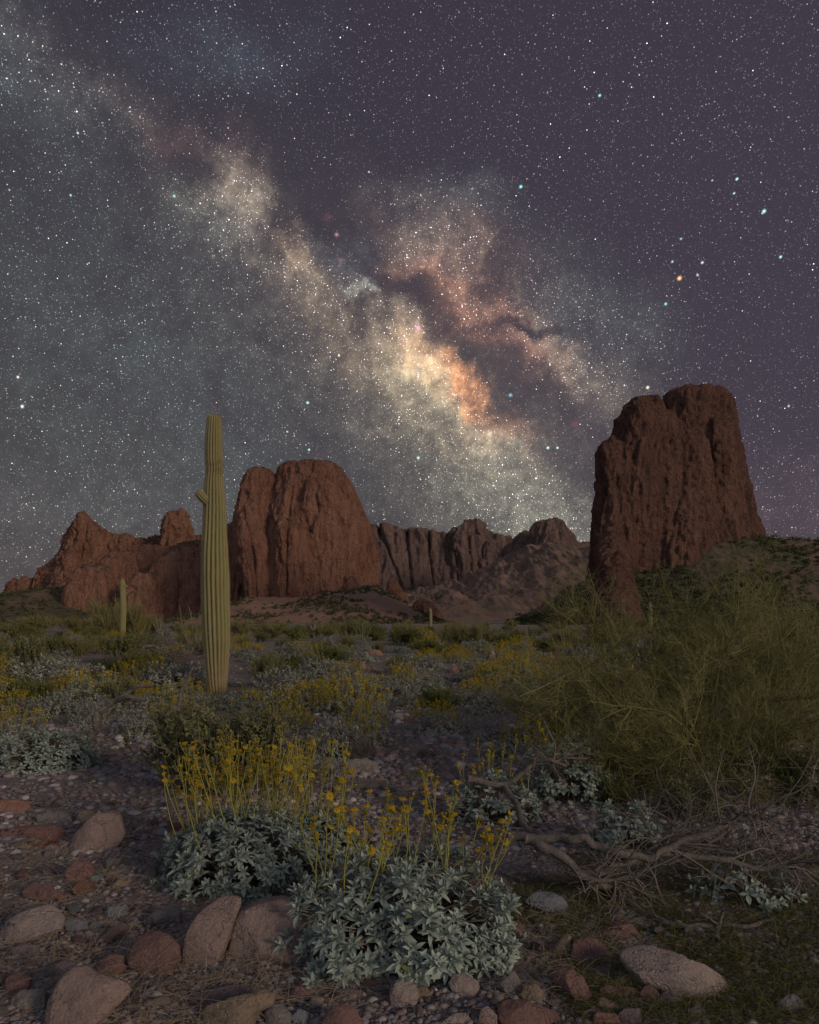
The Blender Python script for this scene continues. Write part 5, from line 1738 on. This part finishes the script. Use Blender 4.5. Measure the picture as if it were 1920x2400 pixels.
HERO = []
R_ = [
    ([(-30, 1692), (0, 1683), (40, 1679), (62, 1681), (58, 1695), (30, 1710), (0, 1720), (-30, 1720)], 'orange', 'orange red slab cut by the left edge of the picture', 35),
    ([(138, 1796), (146, 1757), (182, 1731), (224, 1702), (242, 1701), (256, 1749), (247, 1770), (229, 1788), (203, 1797)], 'pink', 'large pinkish pointed boulder standing alone left of the silvery bushes', 62),
    ([(159, 1721), (175, 1707), (193, 1703), (200, 1715), (180, 1728), (167, 1735)], 'tan', 'small tan oval stone tucked behind the large pointed boulder', 50),
    ([(21, 1768), (86, 1761), (130, 1778), (104, 1791), (65, 1788), (23, 1783)], 'tan', 'flat brown stone beside the little red dry tuft', 40),
    ([(0, 1745), (60, 1735), (130, 1740), (137, 1765), (60, 1770), (0, 1765)], 'red', 'low dusky red slab behind the little red dry tuft', 40),
    ([(75, 1715), (105, 1702), (140, 1708), (150, 1728), (110, 1735), (80, 1730)], 'grey', 'low grey stone left of the small tan oval stone', 40),
    ([(289, 1783), (307, 1773), (346, 1768), (362, 1788), (360, 1801), (325, 1799)], 'purple', 'wedge of brown grey rock lying close to the left silvery bush', 42),
    ([(115, 1867), (146, 1835), (169, 1812), (193, 1812), (195, 1833), (167, 1848), (140, 1864)], 'red', 'long reddish stone slanting to the right below the large pointed boulder', 38),
    ([(181, 1851), (193, 1840), (216, 1846), (206, 1857), (190, 1858)], 'blue', 'small bluish green stone at the end of the slanting reddish stone', 40),
    ([(220, 1848), (233, 1839), (245, 1846), (240, 1860), (225, 1860)], 'red', 'small round reddish pebble stone between a bluish and a tan stone', 45),
    ([(235, 1868), (256, 1849), (278, 1851), (262, 1865), (240, 1872)], 'tan', 'tan almond shaped stone next to a small round reddish one', 38),
    ([(43, 1874), (65, 1861), (104, 1864), (141, 1887), (135, 1903), (86, 1890), (52, 1885)], 'red', 'long dull red rock above the big pale rock at left', 40),
    ([(-15, 1955), (0, 1950), (52, 1916), (104, 1900), (130, 1929), (122, 1952), (73, 1978), (21, 1991), (-15, 1992)], 'pale', 'big pale smooth rock leaning at the left edge', 52),
    ([(134, 1945), (146, 1934), (182, 1936), (184, 1955), (160, 1962), (141, 1960)], 'blue', 'rounded blue grey stone right of the big pale rock', 50),
    ([(190, 1948), (200, 1940), (212, 1946), (210, 1958), (194, 1960)], 'blue', 'little bluish stone touching the rounded blue grey one', 50),
    ([(212, 1937), (227, 1908), (268, 1903), (266, 1921), (240, 1931), (224, 1939)], 'blue', 'flat grey green slab sloping in the gravel left of centre', 42),
    ([(286, 1950), (325, 1925), (370, 1898), (379, 1913), (375, 1955), (325, 1957)], 'grey', 'wedge shaped grey brown rock behind the round dark red boulder', 50),
    ([(258, 1963), (268, 1936), (297, 1938), (275, 1956)], 'grey', 'small pale angular stone left of the wedge shaped rock', 42),
    ([(319, 1961), (350, 1968), (371, 1990), (373, 2020), (360, 2045), (330, 2060), (300, 2055), (275, 2038), (265, 2012), (272, 1985), (293, 1965)], 'red', 'round dark red boulder left of the tall leaning slab', 66),
    ([(193, 2038), (203, 2023), (234, 2007), (260, 2010), (263, 2038), (229, 2060)], 'red', 'smaller red rock touching the left side of the round dark red boulder', 52),
    ([(78, 2175), (83, 2150), (91, 2106), (125, 2051), (146, 2033), (167, 2031), (193, 2049), (250, 2070), (260, 2080), (229, 2117), (190, 2160), (160, 2190), (100, 2190)], 'pink', 'very large pinkish grey pointed boulder at the lower left corner', 60),
    ([(8, 2062), (39, 2044), (62, 2057), (56, 2080), (30, 2096), (10, 2096)], 'red', 'red stone above a grey slab at the bottom left edge', 50),
    ([(18, 2103), (44, 2083), (94, 2080), (90, 2122), (50, 2130), (20, 2122)], 'grey', 'grey slab left of the very large pointed boulder', 48),
    ([(21, 1998), (52, 1986), (81, 1994), (78, 2012), (48, 2020), (24, 2012)], 'purple', 'low purple rock below the big pale rock', 45),
    ([(100, 2040), (120, 2020), (150, 2022), (165, 2035), (130, 2060), (108, 2062)], 'purple', 'purple grey rock behind the peak of the very large boulder', 45),
    ([(500, 1884), (463, 1884), (432, 1908), (398, 1950), (382, 2007), (382, 2028), (410, 2038), (448, 2036), (463, 2012), (472, 1986), (489, 1939), (502, 1898)], 'pink', 'tall leaning brownish slab in front of the left silvery bush', 62),
    ([(474, 2006), (489, 1942), (515, 1906), (554, 1882), (593, 1885), (640, 1915), (690, 1986), (680, 2012), (600, 2035), (505, 2038)], 'pink', 'big rounded brown boulder with a curved crack, left of the nearest bush', 58),
    ([(425, 2120), (528, 2093), (552, 2077), (575, 2093), (572, 2113), (545, 2125), (526, 2160), (500, 2185), (420, 2185)], 'tan', 'broad brown rock cut by the bottom edge below the big boulders', 50),
    ([(372, 2117), (450, 2085), (515, 2070), (546, 2088), (480, 2103), (400, 2128)], 'purple', 'purple grey slab just behind the broad brown rock at the bottom', 40),
    ([(555, 2140), (567, 2117), (593, 2112), (614, 2137), (609, 2160), (570, 2168)], 'grey', 'grey rock at the bottom edge right of the broad brown rock', 55),
    ([(614, 2140), (630, 2124), (653, 2133), (650, 2156), (622, 2160)], 'blue', 'bluish rounded stone at the bottom edge', 50),
    ([(608, 2100), (620, 2075), (640, 2076), (656, 2092), (640, 2108), (618, 2112)], 'red', 'broken reddish stone below the nearest bush', 50),
    ([(646, 2118), (664, 2094), (682, 2104), (668, 2124)], 'pale', 'small pale angular stone left of the large reddish bottom rock', 50),
    ([(672, 2160), (692, 2127), (724, 2112), (744, 2122), (768, 2158), (760, 2185), (680, 2185)], 'red', 'large reddish rock cut by the bottom edge near the centre', 52),
    ([(708, 2092), (720, 2078), (765, 2086), (755, 2105), (720, 2105)], 'purple', 'oblong purple grey stone under the nearest bush', 45),
    ([(748, 2068), (775, 2060), (803, 2068), (800, 2082), (760, 2084)], 'red', 'flat dark red stone half under the nearest bush', 42),
    ([(820, 2090), (825, 2072), (845, 2066), (873, 2070), (883, 2096), (877, 2114), (850, 2125), (823, 2118)], 'pale', 'blocky pale stone below the middle of the nearest bush', 62),
    ([(880, 2080), (895, 2074), (908, 2092), (898, 2104), (884, 2104)], 'tan', 'small brown stone leaning on the blocky pale one', 52),
    ([(945, 2070), (957, 2050), (982, 2050), (1005, 2066), (1013, 2085), (1003, 2099), (980, 2101), (955, 2091)], 'pale', 'rounded grey stone with a dark stain at the right foot of the nearest bush', 58),
    ([(1046, 2078), (1066, 2062), (1083, 2045), (1098, 2065), (1099, 2088), (1079, 2096)], 'grey', 'grey stone coming to a sharp point right of the stained stone', 62),
    ([(1096, 2095), (1105, 2076), (1131, 2072), (1154, 2103), (1147, 2113), (1108, 2108)], 'tan', 'rounded tan stone resting on the big red rock', 55),
    ([(1048, 2120), (1064, 2102), (1108, 2106), (1136, 2117), (1177, 2129), (1176, 2145), (1150, 2160), (1108, 2172), (1068, 2168), (1050, 2145)], 'red', 'big dark red rock at the bottom right of centre', 52),
    ([(930, 2153), (957, 2134), (987, 2131), (988, 2151), (970, 2162), (940, 2164)], 'pale', 'smooth pale oval stone at the bottom edge', 50),
    ([(1008, 2155), (1013, 2125), (1028, 2119), (1047, 2138), (1046, 2160), (1020, 2166)], 'pink', 'pinkish stone standing left of the big dark red rock', 58),
    ([(1165, 2050), (1179, 2031), (1202, 2036), (1228, 2054), (1250, 2096), (1256, 2116), (1240, 2125), (1217, 2104), (1185, 2073)], 'red', 'long reddish rock sloping down to the right, left of the long pale slab', 48),
    ([(1312, 2002), (1318, 1987), (1338, 1980), (1362, 1981), (1395, 1996), (1442, 2023), (1484, 2032), (1523, 2048), (1562, 2077), (1570, 2100), (1560, 2118), (1540, 2120), (1505, 2110), (1455, 2092), (1405, 2077), (1362, 2063), (1338, 2044), (1321, 2023)], 'pale', 'long pale slab lying aslant at the lower right, the largest rock there', 46),
    ([(1204, 2006), (1210, 1978), (1233, 1969), (1265, 1980), (1291, 1997), (1294, 2023), (1252, 2037), (1207, 2025)], 'red', 'dusky red rock at the upper left end of the long pale slab', 52),
    ([(1268, 1962), (1290, 1942), (1318, 1936), (1330, 1944), (1349, 1968), (1370, 1976), (1360, 1984), (1297, 1983)], 'red', 'reddish rock in dry grass behind the long pale slab', 45),
    ([(1169, 2005), (1180, 1978), (1196, 1964), (1204, 1975), (1202, 2000), (1187, 2022)], 'tan', 'upright yellowish stone left of the dusky red rock', 60),
    ([(1298, 2068), (1315, 2053), (1332, 2048), (1340, 2062), (1333, 2079), (1307, 2083)], 'tan', 'small yellowish stone under the left end of the long pale slab', 55),
    ([(1350, 2090), (1360, 2075), (1375, 2074), (1396, 2100), (1391, 2114), (1355, 2112)], 'red', 'reddish block below the long pale slab', 55),
    ([(1262, 2083), (1281, 2072), (1349, 2079), (1352, 2098), (1313, 2109), (1271, 2099)], 'red', 'long low reddish stone below the small yellowish one', 45),
    ([(1253, 2136), (1260, 2130), (1297, 2134), (1312, 2165), (1252, 2168)], 'orange', 'flat topped orange brown stone at the bottom edge', 55),
    ([(1297, 2142), (1315, 2125), (1349, 2122), (1353, 2160), (1307, 2168)], 'purple', 'purple brown stone beside the flat topped orange one', 52),
    ([(1260, 2118), (1268, 2098), (1290, 2108), (1320, 2135), (1290, 2138)], 'pink', 'slanting pinkish stone between two reddish ones', 45),
    ([(1390, 2098), (1405, 2083), (1430, 2090), (1442, 2112), (1410, 2120), (1395, 2115)], 'purple', 'grey purple stone below the middle of the long pale slab', 50),
    ([(1638, 2112), (1655, 2098), (1675, 2092), (1698, 2105), (1703, 2133), (1672, 2138), (1646, 2125)], 'grey', 'rough grey rock alone in the grass at the bottom right corner', 52),
    ([(1105, 1896), (1125, 1876), (1156, 1878), (1188, 1894), (1203, 1914), (1194, 1929), (1165, 1927), (1120, 1906)], 'blue', 'smooth blue grey rock right of the nearest bush', 48),
    ([(965, 1850), (975, 1840), (993, 1836), (1013, 1854), (1024, 1875), (1020, 1895), (985, 1890)], 'orange', 'orange pink rock showing behind the right side of the nearest bush', 55),
    ([(1060, 1950), (1075, 1940), (1096, 1941), (1108, 1957), (1105, 1976), (1073, 1977)], 'red', 'reddish block at the right foot of the nearest bush', 52),
    ([(1025, 1850), (1045, 1842), (1075, 1858), (1080, 1872), (1045, 1872)], 'purple', 'grey purple stone behind the orange pink rock', 42),
    ([(730, 1620), (732, 1602), (750, 1598), (795, 1600), (799, 1622), (765, 1630)], 'grey', 'squared grey block in the middle clearing', 55),
    ([(667, 1800), (680, 1785), (735, 1782), (740, 1800), (700, 1810)], 'tan', 'tan rock behind the yellow flower stalks', 42),
    ([(826, 1510), (834, 1500), (848, 1502), (850, 1514), (838, 1518)], 'pale', 'pale knob of rock at the edge of the middle clearing', 55),
    ([(850, 1514), (858, 1506), (868, 1510), (868, 1520), (855, 1522)], 'red', 'small reddish stone beside the pale knob', 55),
    ([(1148, 1397), (1154, 1378), (1163, 1374), (1172, 1394), (1176, 1400)], 'orange', 'pointed orange rock standing up at the right of the middle distance', 80),
    ([(1026, 1393), (1028, 1374), (1040, 1370), (1045, 1388), (1042, 1396)], 'pink', 'upright pinkish rock in the middle distance', 80),
    ([(948, 1418), (951, 1407), (960, 1403), (967, 1412), (960, 1419)], 'orange', 'single orange stone at the head of the gravel clearing', 70),
    ([(934, 1380), (945, 1370), (966, 1372), (972, 1382), (950, 1388)], 'orange', 'broad orange rock far back in the gravel clearing', 60),
    ([(762, 1376), (775, 1364), (800, 1368), (806, 1378), (780, 1382)], 'orange', 'low orange boulder far back below the dome', 60),
    ([(755, 1409), (757, 1396), (766, 1392), (771, 1404), (768, 1412)], 'pink', 'upright pink stone on the pile right of the ocotillo', 75),
]
for k, r in enumerate(R_):
    rock_from(r[0], r[1], r[2], r[3], seed=k * 3.7)


# ------------------------------------------------------------------ loose stones: repeated variants
def stone_mesh(seed, sub, flat):
    gg = np.random.default_rng(seed)
    V, T = {2: ICO2, 3: ICO3, 4: ICO4}[sub]
    L = V * 1.0
    for _ in range(12):
        nn = unit(gg.normal(size=3))
        h = L @ nn
        lim = gg.uniform(.36, .76)
        L = L - np.maximum(0, h - lim)[:, None] * nn * .9
    L = L * [1, gg.uniform(.6, .9), flat]
    L = L * (1 + .10 * fbm(V * 1.5 + seed, 3) + .05 * fbm(V * 5 + seed, 4))[:, None]
    return L, T


g = np.random.default_rng(300)
VAR = [mesh('rock', *(lambda a: (a[0], None, a[1]))(stone_mesh(700 + i, 4, g.uniform(.40, .68)))) for i in range(9)]
KIND = ['grey', 'pink', 'pale', 'red', 'purple', 'blue', 'tan', 'orange']
VM = {}
for kd in KIND:
    for i in range(9):
        m_ = VAR[i].copy()
        m_.materials.append(STONE[kd])
        VM[kd, i] = m_
ADJ = {'grey': 'grey', 'pink': 'pinkish', 'pale': 'pale', 'red': 'dull red', 'purple': 'purple grey', 'blue': 'blue grey', 'tan': 'tan', 'orange': 'orange brown'}
LMR = [((100, 1700), 'in the gravel patch at the left edge'), ((180, 1820), 'below the large pointed boulder'), ((60, 2020), 'near the big pale rock at left'), ((250, 2100), 'beside the very large pointed boulder'),
       ((260, 1940), 'among the blue grey stones at left'), ((330, 1820), 'in front of the left silvery bush'), ((420, 2090), 'below the tall leaning slab'), ((620, 2080), 'below the big rounded boulder'),
       ((800, 2120), 'under the front of the nearest bush'), ((1000, 2110), 'at the bottom right of centre'), ((1130, 1990), 'right of the nearest bush'), ((1240, 2100), 'left of the long pale slab'),
       ((1450, 2130), 'below the long pale slab'), ((1600, 2000), 'in the grass above the long pale slab'), ((880, 1600), 'in the middle clearing'), ((1110, 1490), 'in the purple rubble patch'),
       ((740, 1420), 'on the stone pile by the ocotillo'), ((950, 1440), 'at the head of the gravel clearing'), ((50, 1450), 'in the rubble at the far left'), ((600, 1440), 'among the shrubs right of the cactus'),
       ((1080, 1640), 'beside the arching dead branch'), ((400, 1370), 'among the shrubs behind the cactus')]
nr = 0


def stone(x, y, wpx, kd=None, spread=None):
    global nr
    p = gp(x, y)
    s = wpx * DS / F_PX * p[1] / 2
    kd = kd or str(g.choice(KIND, p=[.21, .17, .09, .17, .14, .10, .08, .04]))
    i = int(g.integers(9))
    o = bpy.data.objects.new('rock', VM[kd, i])
    COL.objects.link(o)
    sc = s * g.uniform(.85, 1.15, 3)
    o.location = p + [0, 0, s * .24]
    o.rotation_euler = (g.normal(0, .25), g.normal(0, .25), g.uniform(0, 6.28))
    o.scale = sc
    where = min(LMR, key=lambda q: (q[0][0] - x) ** 2 + ((q[0][1] - y) * 1.5) ** 2)[1]
    size = 'small' if s < .022 * (1 + p[1] * .12) else 'fist sized' if s < .04 * (1 + p[1] * .12) else 'large'
    tag(o, f"{size} {ADJ[kd]} stone {where}", 'rock', f"{size} {ADJ[kd]} stones {where}")
    nr += 1


LS = []


def scatter(n, x0, x1, y0, y1, w0, w1, kinds=None):
    k = tries = 0
    while k < n and tries < n * 40:
        tries += 1
        x, y = g.uniform(x0, x1), g.uniform(y0, y1)
        wd = w0 + (w1 - w0) * g.random() ** 1.3
        if any(a - wd * .2 < x < b + wd * .2 and c - wd * .1 < y < d_ + wd * .25 for a, b, c, d_ in HERO):
            continue
        if any(math.hypot(x - a, (y - b) * 1.4) < (wd + c) * .46 for a, b, c in LS):
            continue
        LS.append((x, y, wd))
        stone(x, y, wd, None if kinds is None else str(g.choice(kinds)))
        k += 1


scatter(54, -10, 420, 1690, 1900, 18, 62)
scatter(42, -10, 520, 1900, 2150, 24, 70)
scatter(40, 520, 1100, 2050, 2150, 16, 48)
scatter(36, 1090, 1480, 1930, 2150, 18, 60)
scatter(8, 1450, 1720, 1900, 2140, 14, 30)
scatter(16, 640, 1000, 1520, 1650, 8, 22, ['grey', 'pink', 'purple', 'pale'])
scatter(16, 1065, 1150, 1466, 1510, 7, 16, ['purple', 'grey', 'pink'])
scatter(24, 690, 800, 1396, 1440, 8, 20, ['pink', 'pale', 'orange'])
scatter(14, 890, 1010, 1405, 1500, 7, 18, ['pink', 'orange', 'pale', 'grey'])
scatter(12, 0, 80, 1430, 1462, 9, 24, ['pink', 'grey', 'purple'])
scatter(6, 380, 420, 1355, 1380, 6, 12, ['pink', 'pale'])
print('stones', nr)

# ------------------------------------------------------------------ gravel (uncountable)
GV, GT = icos(1)


def gravel(n, x0, x1, y0, y1, smin, smax, name, label, kd, g):
    x = g.uniform(x0, x1, n)
    y = g.uniform(y0, y1, n)
    P = np.array([ray(a, b) for a, b in zip(x, y)])
    t = -CAM_Z / P[:, 2]
    P = P * t[:, None]
    for _ in range(3):
        z = gh(P[:, 0], P[:, 1])
        dirs = np.array([ray(a, b) for a, b in zip(x, y)])
        tt = (z - CAM_Z) / dirs[:, 2]
        P = dirs * tt[:, None]
    P[:, 2] = gh(P[:, 0], P[:, 1])
    s = (smin + (smax - smin) * g.random(n) ** 4)
    m = len(GV)
    ax = g.uniform(.6, 1.25, (n, 3)) * [1, 1, .55]
    L = GV[None] * ax[:, None] * (1 + g.normal(0, .17, (n, m, 1)))
    a = g.uniform(0, 6.28, n)
    ca, sa = np.cos(a)[:, None], np.sin(a)[:, None]
    Lx = L[..., 0] * ca - L[..., 1] * sa
    Ly = L[..., 0] * sa + L[..., 1] * ca
    V = np.stack([Lx, Ly, L[..., 2]], -1) * s[:, None, None] + P[:, None] + [0, 0, .004]
    T = (GT[None] + (np.arange(n) * m)[:, None, None]).reshape(-1, 3)
    me = mesh(name, V.reshape(-1, 3), None, T, False, {'tint': np.repeat(g.random(n), m)})
    tag(obj(name, me, kd), label, 'gravel', kind='stuff')


def _grav(t):
    tint = t.n('ShaderNodeAttribute', attribute_name='tint').outputs['Fac']
    r = t.n('ShaderNodeValToRGB', i={0: tint})
    e = r.color_ramp.elements
    r.color_ramp.interpolation = 'CONSTANT'
    cols = [(.17, .16, .17), (.23, .165, .155), (.20, .20, .22), (.29, .25, .24), (.16, .14, .16), (.24, .19, .185), (.21, .22, .25), (.32, .30, .29), (.18, .135, .135), (.45, .44, .44)]
    e[0].color = (*cols[0], 1)
    e[1].position, e[1].color = .1, (*cols[1], 1)
    for k, c in enumerate(cols[2:]):
        el = e.new(.2 + k * .1 if k < 7 else .97)
        el.color = (*c, 1)
    c = coords(t)
    n = t.noise(c, 150, 4, .7)
    return t.mix(t.mr(n, .35, .65, 0, .5), r.outputs[0], (.12, .10, .095)), (n, .5, .004)


M['gravel'] = material('gravel', _grav, .93, .2)
g = np.random.default_rng(310)
gravel(25000, -450, 2300, 1700, 2200, .004, .020, 'gravel', 'loose mixed gravel between the boulders', M['gravel'], g)
gravel(15000, -450, 2300, 1600, 1800, .006, .040, 'gravel', 'loose mixed gravel behind the boulders', M['gravel'], g)
gravel(16000, -400, 1900, 1370, 1640, .012, .075, 'gravel', 'stony rubble between the middle distance shrubs', M['gravel'], g)


# ------------------------------------------------------------------ dry grass and fallen twigs (uncountable)
def straws(centres, per, L, g, spread=.05, up=.6, r=.0009, K=6):
    n = len(centres) * per
    b = np.repeat(centres, per, 0) + g.normal(0, spread, (n, 3)) * [1, 1, 0]
    b[:, 2] = gh(b[:, 0], b[:, 1])
    th = g.uniform(0, 6.28, n)
    d = normz(np.stack([np.cos(th), np.sin(th), np.abs(g.normal(up, .45, n)) + .05], 1))
    P = curve(b, d, L * g.uniform(.4, 1.3, n), K, -.45, .13, g)
    P[..., 2] = np.maximum(P[..., 2], gh(P[..., 0].ravel(), P[..., 1].ravel()).reshape(P.shape[:2]) + .002)
    return P, taper(n, K, r, r * .5, .3, g)


def zone(n, x0, x1, y0, y1, g):
    return np.array([gp(x, y) for x, y in zip(g.uniform(x0, x1, n), g.uniform(y0, y1, n))])


g = np.random.default_rng(320)
sets = [straws(zone(80, -20, 560, 1850, 2160, g), 24, .17, g, r=.0007), straws(zone(24, 380, 760, 2040, 2150, g), 22, .17, g, r=.0007), straws(zone(60, 1060, 1300, 1900, 2100, g), 22, .15, g, r=.0007),
        straws(zone(26, 0, 330, 1720, 1860, g), 22, .14, g)]
tag(obj('dry_grass', tube_mesh('dry_grass', sets, (3,) * 4, g), M['straw']), 'wispy pale dry grass lying over the foreground stones', 'grass', kind='stuff')
M['grass'] = leaf_mat('short_grass', (.11, .125, .04), (.25, .22, .10), (.30, .18, .08), .9, .25)
sets = [straws(zone(1150, 1180, 2200, 1800, 2170, g), 26, .075, g, .035, .9, .0010, 4), straws(zone(160, 1060, 1300, 1850, 1960, g), 22, .06, g, .03, .9, .0009, 4)]
tag(obj('grass', tube_mesh('grass', sets, (3,) * 2, g), M['grass']), 'short green and rusty grass at the lower right', 'grass', kind='stuff')
sets = [straws(zone(120, 250, 1100, 1560, 1760, g), 18, .10, g, .06, .5, .0013, 5), straws(zone(200, 0, 1150, 1400, 1600, g), 18, .16, g, .12, .8, .0024, 5), straws(zone(90, 1180, 1740, 1680, 1880, g), 18, .16, g, .08, .4, .0012, 6)]
tag(obj('dry_weeds', tube_mesh('dry_weeds', sets, (3,) * 3, g), M['deadtwig']), 'thin grey dry weeds and twigs between the shrubs', 'weeds', kind='stuff')
sets = [straws(zone(620, -20, 1300, 1340, 1520, g), 12, .20, g, .16, 1.0, .0030, 5)]
tag(obj('low_weeds', tube_mesh('low_weeds', sets, (3,), g), M['grass']), 'low olive and rusty weeds between the middle distance shrubs', 'weeds', kind='stuff')
# small red tuft
M['redtuft'] = leaf_mat('red_stalk', (.20, .06, .05), (.30, .11, .08), None, .9, .1)
c = gp(108, 1786)
P, R = straws(c[None], 60, .13, g, .012, 2.2, .0014, 5)
P -= c
tag(obj('dry_tuft', tube_mesh('dry_tuft', [(P, R)], (3,), g), M['redtuft'], loc=c), 'small upright tuft of dark red dry stalks left of the large pointed boulder', 'plant')
# tangle of bare grey twigs under the tree
cs = zone(26, 1430, 1700, 1775, 1835, g)
P = curve(cs, normz(g.normal(size=(26, 3)) * [1, 1, .4] + [0, 0, .5]), g.uniform(.3, .7, 26), 9, -.2, .22, g)
T1 = grow(P, 5, .30, 1.0, -.1, .1, 1, 7, .25, g=g)
T2 = grow(T1, 4, .13, 1.0, -.1, .1, 1, 5, .25, g=g)
tag(obj('twig_litter', tube_mesh('twig_litter', [(P, taper(26, 9, .004, .002, .3, g)), (T1, taper(len(T1), 7, .0022, .0012, .3, g)), (T2, taper(len(T2), 5, .0012, .0007, .3, g))], (5, 4, 3), g), M['deadtwig']),
    'tangle of curling bare grey twigs under the green tree', 'twigs', kind='stuff')
